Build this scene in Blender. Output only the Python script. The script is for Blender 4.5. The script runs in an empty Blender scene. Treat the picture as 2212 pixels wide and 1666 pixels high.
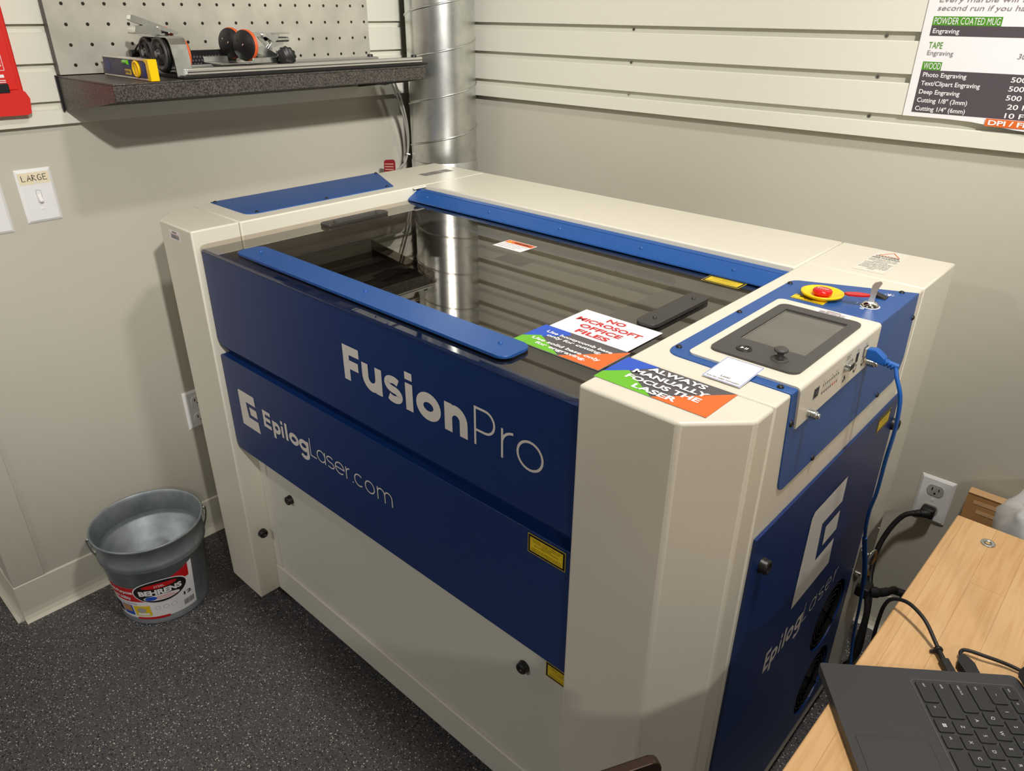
import bpy, bmesh, math, random
from mathutils import Vector, Matrix
random.seed(7)
PI = math.pi
sc = bpy.context.scene
COL = sc.collection

# ------------------------------------------------------------------ camera, world, lights, exposure
def rot_cam(yaw, pitch, roll):
    F = Vector((-math.sin(yaw)*math.cos(pitch), math.cos(yaw)*math.cos(pitch), math.sin(pitch)))
    R = Vector((math.cos(yaw), math.sin(yaw), 0)); U = R.cross(F)
    R2 = R*math.cos(roll)+U*math.sin(roll); U2 = -R*math.sin(roll)+U*math.cos(roll)
    return Matrix((R2, U2, -F)).transposed()
cam = bpy.data.cameras.new('camera'); camo = bpy.data.objects.new('camera', cam); COL.objects.link(camo)
cam.sensor_fit = 'HORIZONTAL'; cam.sensor_width = 36.0; cam.lens = 36.0*1595.3/2212
camo.matrix_world = Matrix.Translation((1.674, -0.6459, 1.4476)) @ rot_cam(0.7384, -0.4719, 0.0071).to_4x4()
cam.clip_start = 0.02; cam.clip_end = 50
sc.camera = camo
sc.view_settings.view_transform = 'Standard'; sc.view_settings.look = 'None'
sc.view_settings.gamma = 1.0; sc.view_settings.use_curve_mapping = False
sc.view_settings.exposure = 0.0
sc.cycles.caustics_reflective = False; sc.cycles.caustics_refractive = False
w = bpy.data.worlds.new('world'); sc.world = w; w.use_nodes = True
w.node_tree.nodes['Background'].inputs[0].default_value = (1.0, 0.93, 0.84, 1)
w.node_tree.nodes['Background'].inputs[1].default_value = 0.0
LAMPS = [  # round downlights, partly added as unseen fill: place, radius, watts, cone
    ((1.70, 0.08, 2.69), 0.09, 19, 150),
    ((0.2, -3.0, 2.69), 0.16, 39, 160),  # added unseen fill to brighten the laser's front
    ((3.9, -1.6, 2.69), 0.16, 40, 160),  # added unseen fill from the right, for the laser's side
]
SPOTS = [  # track heads: place, aim, watts, full cone, blend
    ((3.20, -0.95, 2.60), (-0.25, 0.20, 1.55), 310, 46, 0.8),
    ((3.05, -1.02, 2.60), (0.75, 1.078, 1.60), 225, 46, 0.8),
]

# ------------------------------------------------------------------ measures of the place (metres)
W, H, D = 1.397, 1.042, 0.849          # the laser's width, height, depth
XR, WL = 1.195, 0.205                  # inner edges of its right and left sides
XW, YW = -0.249, 1.078                 # left and back walls
CEIL = 2.72
TT = 0.748                             # bench top height

# ------------------------------------------------------------------ materials
def lin(c):
    c = c/255.0
    return c/12.92 if c <= 0.04045 else ((c+0.055)/1.055)**2.4
def srgb(r, g, b): return (lin(r), lin(g), lin(b), 1)
def mat(name, col, rough=0.5, metal=0.0, bump=0.0, bscale=400.0, spec=0.5, coat=0.0, var=0.0, vscale=3.0, trans=0.0):
    m = bpy.data.materials.new(name); m.use_nodes = True; nt = m.node_tree; N = nt.nodes; L = nt.links
    b = N['Principled BSDF']
    b.inputs['Base Color'].default_value = col; b.inputs['Roughness'].default_value = rough
    b.inputs['Metallic'].default_value = metal
    b.inputs['Specular IOR Level'].default_value = spec
    b.inputs['Coat Weight'].default_value = coat; b.inputs['Coat Roughness'].default_value = 0.15
    b.inputs['Transmission Weight'].default_value = trans
    tc = N.new('ShaderNodeTexCoord')
    if var:
        n = N.new('ShaderNodeTexNoise'); n.inputs['Scale'].default_value = vscale; n.inputs['Detail'].default_value = 5
        L.new(tc.outputs['Object'], n.inputs['Vector'])
        mx = N.new('ShaderNodeMix'); mx.data_type = 'RGBA'; mx.inputs['A'].default_value = col
        mx.inputs['B'].default_value = tuple(c*(1-var) for c in col[:3])+(1,)
        mr = N.new('ShaderNodeMapRange'); mr.inputs['From Min'].default_value = 0.4; mr.inputs['From Max'].default_value = 0.65
        L.new(n.outputs['Fac'], mr.inputs['Value']); L.new(mr.outputs['Result'], mx.inputs['Factor'])
        L.new(mx.outputs['Result'], b.inputs['Base Color'])
    if bump:
        n2 = N.new('ShaderNodeTexNoise'); n2.inputs['Scale'].default_value = bscale; n2.inputs['Detail'].default_value = 2
        L.new(tc.outputs['Object'], n2.inputs['Vector'])
        bp = N.new('ShaderNodeBump'); bp.inputs['Strength'].default_value = bump; bp.inputs['Distance'].default_value = 0.0006
        L.new(n2.outputs['Fac'], bp.inputs['Height']); L.new(bp.outputs['Normal'], b.inputs['Normal'])
    return m
M = {}
M['wall'] = mat('painted_wall', srgb(201, 196, 182), 0.6, bump=0.15, bscale=260, var=0.04, vscale=1.5)
M['wallu'] = mat('charcoal_wall', srgb(158, 155, 150), 0.7)
M['slat'] = mat('slat_plastic', srgb(232, 230, 216), 0.38)
M['base'] = mat('baseboard_vinyl', srgb(222, 217, 200), 0.5)
M['ceil'] = mat('ceiling_paint', srgb(235, 232, 224), 0.8)
M['off'] = mat('machine_offwhite', srgb(226, 221, 205), 0.38, bump=0.10, bscale=900)
M['offp'] = mat('machine_panel_grey', srgb(216, 214, 203), 0.42, bump=0.08, bscale=900)
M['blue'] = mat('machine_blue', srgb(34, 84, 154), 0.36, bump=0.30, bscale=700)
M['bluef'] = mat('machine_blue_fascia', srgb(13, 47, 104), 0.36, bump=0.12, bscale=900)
M['decal'] = mat('decal_silver', srgb(222, 216, 208), 0.5)
M['white'] = mat('paper_white', srgb(246, 244, 246), 0.35)
M['film'] = mat('clear_film', srgb(232, 228, 216), 0.3)
M['void'] = mat('fan_recess_shade', srgb(5, 5, 6), 1.0, spec=0.0)
M['black'] = mat('black_plastic', srgb(24, 23, 24), 0.42)
M['blackm'] = mat('black_powdercoat', srgb(52, 49, 48), 0.38, bump=0.2, bscale=900)
M['dark'] = mat('dark_interior', srgb(34, 33, 31), 0.55)
M['bed'] = mat('interior_bed', srgb(84, 81, 77), 0.5, var=0.2, vscale=14)
M['grey'] = mat('grey_metal', srgb(150, 150, 150), 0.35, 0.9)
M['bezel'] = mat('bezel_charcoal', srgb(72, 70, 68), 0.5, bump=0.15, bscale=1500)
M['screen'] = mat('screen_glass', srgb(96, 93, 88), 0.12, spec=0.9)
M['yellow'] = mat('yellow_plastic', srgb(255, 208, 0), 0.28)
M['red'] = mat('red_plastic', srgb(205, 22, 28), 0.25)
M['steel'] = mat('zinc_steel', srgb(205, 208, 205), 0.26, 1.0, var=0.15, vscale=60)
M['alu'] = mat('aluminium', srgb(214, 212, 206), 0.3, 0.85)
M['chrome'] = mat('chrome', srgb(225, 222, 215), 0.12, 1.0)
M['yl'] = mat('label_yellow', srgb(238, 206, 30), 0.4)
M['lb'] = mat('label_black', srgb(18, 17, 16), 0.45)
M['orange'] = mat('label_orange', srgb(255, 108, 36), 0.35)
M['green'] = mat('label_green', srgb(108, 190, 38), 0.35)
M['cblue'] = mat('label_blue', srgb(32, 84, 200), 0.35)
M['cgrey'] = mat('label_grey', srgb(86, 82, 86), 0.35)
M['cred'] = mat('label_red', srgb(206, 32, 44), 0.35)
M['orub'] = mat('orange_rubber', srgb(226, 98, 44), 0.45)
M['rubber'] = mat('black_rubber', srgb(16, 16, 17), 0.55)
M['eth'] = mat('blue_cable', srgb(20, 92, 176), 0.4)
M['gcab'] = mat('grey_cable', srgb(150, 148, 140), 0.45)
M['plate'] = mat('wallplate_white', srgb(240, 240, 240), 0.3)
M['sock'] = mat('socket_grey', srgb(176, 175, 172), 0.4)
M['tape'] = mat('masking_tape', srgb(238, 226, 196), 0.6)
M['laptop'] = mat('laptop_body', srgb(47, 47, 49), 0.45, bump=0.1, bscale=2500)
M['keyc'] = mat('laptop_keys', srgb(34, 34, 36), 0.5)
M['keyt'] = mat('legend_grey', srgb(205, 205, 205), 0.5)
M['card'] = mat('cardboard', srgb(190, 142, 88), 0.8)
M['cardl'] = mat('cardboard_light', srgb(222, 180, 132), 0.8)
M['brown'] = mat('brown_metal', srgb(62, 46, 37), 0.35, 0.5)
M['pgrey'] = mat('poster_charcoal', srgb(84, 76, 82), 0.5)
M['pgreen'] = mat('poster_green', srgb(82, 152, 36), 0.5)
M['porange'] = mat('poster_orange', srgb(228, 108, 32), 0.5)
M['ptext'] = mat('poster_text_grey', srgb(138, 132, 134), 0.6)
M['pouch'] = mat('red_fabric', srgb(222, 36, 24), 0.7, bump=0.5, bscale=60)
M['navy'] = mat('navy_level', srgb(66, 66, 92), 0.45)
M['lblue'] = mat('level_blue', srgb(34, 52, 120), 0.4)
M['dred'] = mat('dark_red_tag', srgb(128, 22, 34), 0.35)
M['dbrown'] = mat('belt_brown', srgb(86, 70, 64), 0.5)

def nodes(name):
    m = bpy.data.materials.new(name); m.use_nodes = True
    return m, m.node_tree.nodes, m.node_tree.links, m.node_tree.nodes['Principled BSDF']
def floor_mat():
    m, N, L, b = nodes('speckled_vinyl'); tc = N.new('ShaderNodeTexCoord')
    base = N.new('ShaderNodeTexNoise'); base.inputs['Scale'].default_value = 9; base.inputs['Detail'].default_value = 6
    L.new(tc.outputs['Object'], base.inputs['Vector'])
    cr = N.new('ShaderNodeMix'); cr.data_type = 'RGBA'; cr.inputs['A'].default_value = srgb(76, 75, 78); cr.inputs['B'].default_value = srgb(88, 86, 88)
    L.new(base.outputs['Fac'], cr.inputs['Factor']); cur = cr.outputs['Result']
    for sc_, col, thr, pick in ((210, srgb(214, 208, 192), 0.30, 0.78), (330, srgb(196, 192, 182), 0.27, 0.72), (190, srgb(28, 28, 30), 0.36, 0.66), (300, srgb(30, 30, 33), 0.30, 0.60)):
        dn = N.new('ShaderNodeTexNoise'); dn.inputs['Scale'].default_value = sc_*1.2
        L.new(tc.outputs['Object'], dn.inputs['Vector'])
        vm = N.new('ShaderNodeVectorMath'); vm.operation = 'SCALE'; vm.inputs['Scale'].default_value = 0.004
        L.new(dn.outputs['Color'], vm.inputs[0])
        ad = N.new('ShaderNodeVectorMath'); ad.operation = 'ADD'; L.new(tc.outputs['Object'], ad.inputs[0]); L.new(vm.outputs[0], ad.inputs[1])
        v = N.new('ShaderNodeTexVoronoi'); v.inputs['Scale'].default_value = sc_; L.new(ad.outputs[0], v.inputs['Vector'])
        lt = N.new('ShaderNodeMath'); lt.operation = 'LESS_THAN'; lt.inputs[1].default_value = thr; L.new(v.outputs['Distance'], lt.inputs[0])
        sp = N.new('ShaderNodeSeparateColor'); L.new(v.outputs['Color'], sp.inputs[0])
        gt = N.new('ShaderNodeMath'); gt.operation = 'GREATER_THAN'; gt.inputs[1].default_value = pick; L.new(sp.outputs[0], gt.inputs[0])
        mu = N.new('ShaderNodeMath'); mu.operation = 'MULTIPLY'; L.new(lt.outputs[0], mu.inputs[0]); L.new(gt.outputs[0], mu.inputs[1])
        mx = N.new('ShaderNodeMix'); mx.data_type = 'RGBA'; L.new(mu.outputs[0], mx.inputs['Factor']); L.new(cur, mx.inputs['A']); mx.inputs['B'].default_value = col
        cur = mx.outputs['Result']
    L.new(cur, b.inputs['Base Color']); b.inputs['Roughness'].default_value = 0.42
    return m
M['floor'] = floor_mat()
def wood_mat():
    m, N, L, b = nodes('maple_butcher_block'); tc = N.new('ShaderNodeTexCoord')
    mp = N.new('ShaderNodeMapping'); mp.inputs['Rotation'].default_value = (0, 0, PI/2); L.new(tc.outputs['Object'], mp.inputs['Vector'])
    br = N.new('ShaderNodeTexBrick'); L.new(mp.outputs[0], br.inputs['Vector'])
    br.inputs['Scale'].default_value = 1.0; br.inputs['Mortar Size'].default_value = 0.00035; br.inputs['Mortar Smooth'].default_value = 0.3
    br.inputs['Brick Width'].default_value = 0.46; br.inputs['Row Height'].default_value = 0.043
    br.inputs['Color1'].default_value = srgb(214, 174, 124); br.inputs['Color2'].default_value = srgb(203, 160, 108); br.inputs['Mortar'].default_value = srgb(176, 132, 86)
    br.offset = 0.37
    mp2 = N.new('ShaderNodeMapping'); mp2.inputs['Scale'].default_value = (60, 3.5, 60); L.new(tc.outputs['Object'], mp2.inputs['Vector'])
    no = N.new('ShaderNodeTexNoise'); no.inputs['Scale'].default_value = 3.0; no.inputs['Detail'].default_value = 8; no.inputs['Distortion'].default_value = 0.6
    L.new(mp2.outputs[0], no.inputs['Vector'])
    mr = N.new('ShaderNodeMapRange'); mr.inputs['From Min'].default_value = 0.45; mr.inputs['From Max'].default_value = 0.75; L.new(no.outputs['Fac'], mr.inputs['Value'])
    mx = N.new('ShaderNodeMix'); mx.data_type = 'RGBA'; mx.blend_type = 'MULTIPLY'; mx.inputs['B'].default_value = (0.86, 0.78, 0.66, 1)
    L.new(mr.outputs['Result'], mx.inputs['Factor']); L.new(br.outputs['Color'], mx.inputs['A'])
    L.new(mx.outputs['Result'], b.inputs['Base Color']); b.inputs['Roughness'].default_value = 0.4
    return m
M['wood'] = wood_mat()
def hammer_mat():
    m, N, L, b = nodes('hammered_charcoal'); tc = N.new('ShaderNodeTexCoord')
    v = N.new('ShaderNodeTexNoise'); v.inputs['Scale'].default_value = 420; v.inputs['Detail'].default_value = 1.5; v.inputs['Distortion'].default_value = 0.8
    L.new(tc.outputs['Object'], v.inputs['Vector'])
    cr = N.new('ShaderNodeValToRGB'); cr.color_ramp.elements[0].position = 0.42; cr.color_ramp.elements[0].color = srgb(56, 53, 52)
    cr.color_ramp.elements[1].position = 0.62; cr.color_ramp.elements[1].color = srgb(112, 106, 100)
    L.new(v.outputs['Fac'], cr.inputs[0]); L.new(cr.outputs[0], b.inputs['Base Color'])
    bp = N.new('ShaderNodeBump'); bp.inputs['Strength'].default_value = 0.6; bp.inputs['Distance'].default_value = 0.001
    L.new(v.outputs['Fac'], bp.inputs['Height']); L.new(bp.outputs[0], b.inputs['Normal'])
    b.inputs['Metallic'].default_value = 0.5; b.inputs['Roughness'].default_value = 0.4
    return m
M['hammer'] = hammer_mat()
def galv_mat(name, c1, c2, rough, scale, metal=1.0):
    m, N, L, b = nodes(name); tc = N.new('ShaderNodeTexCoord')
    n = N.new('ShaderNodeTexNoise'); n.inputs['Scale'].default_value = scale; n.inputs['Detail'].default_value = 8; n.inputs['Roughness'].default_value = 0.6
    L.new(tc.outputs['Object'], n.inputs['Vector'])
    cr = N.new('ShaderNodeValToRGB'); cr.color_ramp.elements[0].position = 0.35; cr.color_ramp.elements[0].color = c1
    cr.color_ramp.elements[1].position = 0.7; cr.color_ramp.elements[1].color = c2
    L.new(n.outputs['Fac'], cr.inputs[0]); L.new(cr.outputs[0], b.inputs['Base Color'])
    b.inputs['Metallic'].default_value = metal; b.inputs['Roughness'].default_value = rough
    return m, N, L, b, tc
M['duct'] = galv_mat('galvanised_duct', srgb(196, 200, 198), srgb(234, 234, 228), 0.30, 10)[0]
M['pail'] = galv_mat('galvanised_pail', srgb(138, 146, 152), srgb(176, 183, 187), 0.52, 14, 0.6)[0]
def peg_mat():
    m, N, L, b, tc = galv_mat('perforated_steel', srgb(188, 184, 172), srgb(216, 211, 198), 0.40, 9, 0.30)
    ramp = b.inputs['Base Color'].links[0].from_socket
    sp = N.new('ShaderNodeSeparateXYZ'); L.new(tc.outputs['Object'], sp.inputs[0])
    def wrap(sock, off, pitch):
        a = N.new('ShaderNodeMath'); a.operation = 'ADD'; a.inputs[1].default_value = off; L.new(sock, a.inputs[0])
        q = N.new('ShaderNodeMath'); q.operation = 'PINGPONG'; q.inputs[1].default_value = pitch/2; L.new(a.outputs[0], q.inputs[0])
        return q
    qy = wrap(sp.outputs[1], -0.001, 0.0435); qz = wrap(sp.outputs[2], -1.4515+0.0, 0.0397)
    cx = N.new('ShaderNodeCombineXYZ'); L.new(qy.outputs[0], cx.inputs[1]); L.new(qz.outputs[0], cx.inputs[2])
    ln = N.new('ShaderNodeVectorMath'); ln.operation = 'LENGTH'; L.new(cx.outputs[0], ln.inputs[0])
    lt = N.new('ShaderNodeMath'); lt.operation = 'LESS_THAN'; lt.inputs[1].default_value = 0.0036; L.new(ln.outputs['Value'], lt.inputs[0])
    mx = N.new('ShaderNodeMix'); mx.data_type = 'RGBA'; L.new(lt.outputs[0], mx.inputs['Factor']); L.new(ramp, mx.inputs['A']); mx.inputs['B'].default_value = srgb(44, 36, 24)
    L.new(mx.outputs['Result'], b.inputs['Base Color'])
    return m
M['peg'] = peg_mat()
def glass_mat(name='tinted_lid_glass', ior=1.70, tint=(0.86, 0.83, 0.80, 1)):
    m = bpy.data.materials.new(name); m.use_nodes = True; N = m.node_tree.nodes; L = m.node_tree.links
    N.remove(N['Principled BSDF']); out = N['Material Output']
    t = N.new('ShaderNodeBsdfTransparent'); t.inputs[0].default_value = tint
    g = N.new('ShaderNodeBsdfGlossy'); g.inputs['Roughness'].default_value = 0.015; g.inputs['Color'].default_value = (0.98, 0.96, 0.92, 1)
    f = N.new('ShaderNodeFresnel'); f.inputs['IOR'].default_value = ior
    mx = N.new('ShaderNodeMixShader'); L.new(f.outputs[0], mx.inputs[0]); L.new(t.outputs[0], mx.inputs[1]); L.new(g.outputs[0], mx.inputs[2])
    ge = N.new('ShaderNodeNewGeometry'); iv = N.new('ShaderNodeMath'); iv.operation = 'SUBTRACT'; iv.inputs[0].default_value = 1.0; L.new(ge.outputs['Backfacing'], iv.inputs[1])
    mu = N.new('ShaderNodeMath'); mu.operation = 'MULTIPLY'; L.new(f.outputs[0], mu.inputs[0]); L.new(iv.outputs[0], mu.inputs[1]); L.new(mu.outputs[0], mx.inputs[0])
    L.new(mx.outputs[0], out.inputs[0])
    return m
M['glass'] = glass_mat(); M['glass2'] = glass_mat('inner_pane_glass', 2.3, (0.36, 0.34, 0.32, 1))
def bag_mat():
    m, N, L, b = nodes('thin_plastic_bag')
    b.inputs['Base Color'].default_value = (0.85, 0.86, 0.88, 1); b.inputs['Roughness'].default_value = 0.3
    b.inputs['Alpha'].default_value = 0.62
    return m
M['bag'] = bag_mat()
def lampm():
    m = bpy.data.materials.new('lamp_glow'); m.use_nodes = True; N = m.node_tree.nodes
    b = N['Principled BSDF']; b.inputs['Emission Color'].default_value = (1, .93, .8, 1); b.inputs['Emission Strength'].default_value = 6
    return m
M['lamp'] = lampm()

# ------------------------------------------------------------------ mesh helpers
def round_poly(pts, r, seg=5):
    out = []; n = len(pts)
    rs = r if isinstance(r, (list, tuple)) else [r]*n
    for i in range(n):
        p0, p1, p2 = Vector(pts[i-1]), Vector(pts[i]), Vector(pts[(i+1) % n]); rr = rs[i]
        a, b = (p0-p1), (p2-p1)
        if rr <= 0 or a.length < 1e-9 or b.length < 1e-9: out.append(tuple(p1)); continue
        la, lb = a.length, b.length; a.normalize(); b.normalize()
        ang = a.angle(b)
        if ang > PI-0.02: out.append(tuple(p1)); continue
        t = min(rr/math.tan(ang/2), la*0.49, lb*0.49); rr2 = t*math.tan(ang/2)
        c = p1+(a+b).normalized()*(rr2/math.sin(ang/2))
        s, e = p1+a*t-c, p1+b*t-c
        a0 = math.atan2(s.y, s.x); a1 = math.atan2(e.y, e.x); d = (a1-a0+PI) % (2*PI)-PI
        for k in range(seg+1):
            th = a0+d*k/seg; out.append((c.x+rr2*math.cos(th), c.y+rr2*math.sin(th)))
    return out
def catmull(pts, n=8):
    P = [Vector(p) for p in pts]; P = [P[0]*2-P[1]]+P+[P[-1]*2-P[-2]]; out = []
    for i in range(1, len(P)-2):
        for k in range(n):
            t = k/n; p0, p1, p2, p3 = P[i-1:i+3]
            out.append(0.5*((2*p1)+(p2-p0)*t+(2*p0-5*p1+4*p2-p3)*t*t+(3*p1-p0-3*p2+p3)*t**3))
    out.append(P[-2]); return out
TXT = {}
def glyphs(s, bold):
    k = (s, bold)
    if k not in TXT:
        c = bpy.data.curves.new('t', 'FONT'); c.body = s; c.size = 1; c.offset = bold; c.resolution_u = 3
        o = bpy.data.objects.new('t', c); me = bpy.data.meshes.new_from_object(o)
        TXT[k] = ([v.co.copy() for v in me.vertices], [tuple(p.vertices) for p in me.polygons])
        bpy.data.objects.remove(o); bpy.data.curves.remove(c); bpy.data.meshes.remove(me)
    return TXT[k]
class MB:
    def __init__(self): self.bm = bmesh.new(); self.mats = []
    def mi(self, m):
        if m not in self.mats: self.mats.append(m)
        return self.mats.index(m)
    def faces(self, vs, fs, m, smooth=False):
        bv = [self.bm.verts.new(v) for v in vs]; i = self.mi(m); out = []
        for f in fs:
            try: x = self.bm.faces.new([bv[k] for k in f])
            except ValueError: continue
            x.material_index = i; x.smooth = smooth; out.append(x)
        return out
    def _bev(self, geom, r, seg):
        es = list({e for f in geom for e in f.edges}); i = geom[0].material_index
        r2 = bmesh.ops.bevel(self.bm, geom=es, offset=r, segments=seg, profile=0.5, affect='EDGES', clamp_overlap=True, material=-1)
        for f in r2['faces']: f.smooth = True; f.material_index = i
    def box(self, x0, x1, y0, y1, z0, z1, m, bevel=0, seg=2, xf=None):
        vs = [Vector((x, y, z)) for x in (x0, x1) for y in (y0, y1) for z in (z0, z1)]
        if xf: vs = [xf @ v for v in vs]
        f = self.faces(vs, [(0, 1, 3, 2), (4, 6, 7, 5), (0, 4, 5, 1), (2, 3, 7, 6), (0, 2, 6, 4), (1, 5, 7, 3)], m)
        if bevel: self._bev(f, bevel, seg)
        return self
    def prism(self, poly, axis, a, b, m, bevel=0, seg=2, xf=None):
        def P(u, v, t):
            r = {'z': (u, v, t), 'x': (t, u, v), 'y': (u, t, v)}[axis]
            return (xf @ Vector(r)) if xf else r
        n = len(poly); vs = [P(u, v, a) for u, v in poly]+[P(u, v, b) for u, v in poly]
        f = self.faces(vs, [tuple(range(n))[::-1], tuple(range(n, 2*n))]+[(i, (i+1) % n, n+(i+1) % n, n+i) for i in range(n)], m)
        if bevel: self._bev(f, bevel, seg)
        return self
    def ring(self, outer, inner, axis, a, b, m):      # plate with a hole
        def P(u, v, t): return {'z': (u, v, t), 'x': (t, u, v), 'y': (u, t, v)}[axis]
        i = self.mi(m); lay = []
        for t in (a, b):
            lo = [self.bm.verts.new(P(u, v, t)) for u, v in outer]; li = [self.bm.verts.new(P(u, v, t)) for u, v in inner]
            es = [self.bm.edges.new((l[k], l[(k+1) % len(l)])) for l in (lo, li) for k in range(len(l))]
            r = bmesh.ops.triangle_fill(self.bm, edges=es, use_beauty=True)
            for f in r['geom']:
                if isinstance(f, bmesh.types.BMFace): f.material_index = i
            lay.append((lo, li))
        for q in (0, 1):
            A, B = lay[0][q], lay[1][q]
            for k in range(len(A)):
                f = self.bm.faces.new((A[k], A[(k+1) % len(A)], B[(k+1) % len(A)], B[k])); f.material_index = i
        return self
    def tube(self, pts, r, m, n=10, smooth_path=True, cap=True, rads=None):
        P = catmull(pts, 8) if smooth_path and len(pts) > 2 else [Vector(p) for p in pts]
        N = len(P); up = Vector((0.13, 0.31, 0.94)); vs = []
        for i, p in enumerate(P):
            t = (P[min(i+1, N-1)]-P[max(i-1, 0)]).normalized()
            s = t.cross(up)
            if s.length < 1e-4: s = t.cross(Vector((1, 0, 0)))
            s.normalize(); u2 = s.cross(t).normalized(); up = u2
            rr = r if rads is None else rads[min(int(i*len(rads)/N), len(rads)-1)]
            for k in range(n): vs.append(p+(s*math.cos(2*PI*k/n)+u2*math.sin(2*PI*k/n))*rr)
        fs = [(i*n+k, i*n+(k+1) % n, (i+1)*n+(k+1) % n, (i+1)*n+k) for i in range(N-1) for k in range(n)]
        self.faces(vs, fs, m, True)
        if cap:
            self.faces([vs[k] for k in range(n)], [tuple(range(n))], m); self.faces(vs[-n:], [tuple(range(n))], m)
        return self
    def lathe(self, prof, o, ax, m, n=32, cap=(False, False), sm=True, pts=None):
        """prof: (radius, distance along the axis)"""
        ax = Vector(ax).normalized(); o = Vector(o)
        s = ax.cross(Vector((0, 0, 1)) if abs(ax.z) < 0.9 else Vector((1, 0, 0))).normalized(); u = s.cross(ax)
        vs = []
        for r, h in prof:
            for k in range(n): vs.append(o+ax*h+(s*math.cos(2*PI*k/n)+u*math.sin(2*PI*k/n))*r)
        K = len(prof)
        self.faces(vs, [(i*n+k, i*n+(k+1) % n, (i+1)*n+(k+1) % n, (i+1)*n+k) for i in range(K-1) for k in range(n)], m, sm)
        if cap[0]: self.faces(vs[:n], [tuple(range(n))], m)
        if cap[1]: self.faces(vs[-n:], [tuple(range(n))], m)
        return self
    def cyl(self, o, ax, r, l, m, n=24, bev=0.0):
        pr = [(r, 0), (r, l)] if not bev else [(r, 0), (r, l-bev), (r-bev, l)]
        return self.lathe(pr, o, ax, m, n, (True, True), sm=n > 8)
    def quad(self, a, b, c, d, m): self.faces([a, b, c, d], [(0, 1, 2, 3)], m); return self
    def text(self, s, O, R, U, h, m, width=None, bold=0.0, align='L', xs=1.0, lift=0.0004, shear=0.0):
        R, U, O = Vector(R).normalized(), Vector(U).normalized(), Vector(O); Nn = R.cross(U)
        vs, fs = glyphs(s, bold); hv, _ = glyphs('H', bold)
        y0 = min(v.y for v in hv); ch = max(v.y for v in hv)-y0
        x0, x1 = min(v.x for v in vs), max(v.x for v in vs)
        sy = h/ch; sx = sy*xs if width is None else width/(x1-x0); wd = (x1-x0)*sx
        off = {'L': 0, 'C': -wd/2, 'R': -wd}[align]
        self.faces([O+R*((v.x-x0)*sx+off+shear*(v.y-y0)*sy)+U*((v.y-y0)*sy)+Nn*lift for v in vs], fs, m)
        return self
    def build(self, name, parent=None, origin=None, norm=True):
        bm = self.bm
        if norm: bmesh.ops.recalc_face_normals(bm, faces=bm.faces)
        wo = Vector(origin) if origin is not None else (world_origin(parent) if parent else Vector((0, 0, 0)))
        if not parent and origin is None and bm.verts:
            lo = [min(v.co[i] for v in bm.verts) for i in range(3)]; hi = [max(v.co[i] for v in bm.verts) for i in range(3)]
            wo = Vector(((lo[0]+hi[0])/2, (lo[1]+hi[1])/2, lo[2]))
            if getattr(self, 'keep', False): wo = Vector((0, 0, 0))
        for v in bm.verts: v.co -= wo
        me = bpy.data.meshes.new(name); bm.to_mesh(me); bm.free()
        for m in self.mats: me.materials.append(M[m])
        o = bpy.data.objects.new(name, me); COL.objects.link(o)
        if parent: o.parent = parent; o.location = (0, 0, 0)
        else: o.location = wo
        return o
def world_origin(o):
    v = Vector((0, 0, 0))
    while o: v += o.location; o = o.parent
    return v
def tag(o, label=None, cat=None, group=None, kind=None):
    if label: o['label'] = label
    if cat: o['category'] = cat
    if group: o['group'] = group
    if kind: o['kind'] = kind
    return o
def thing(name, label, cat, loc, group=None):
    o = bpy.data.objects.new(name, None); COL.objects.link(o); o.location = loc; o.empty_display_size = 0.05
    return tag(o, label, cat, group)
def struct(mb, name, keep=False):
    mb.keep = keep
    return tag(mb.build(name), kind='structure')

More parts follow.
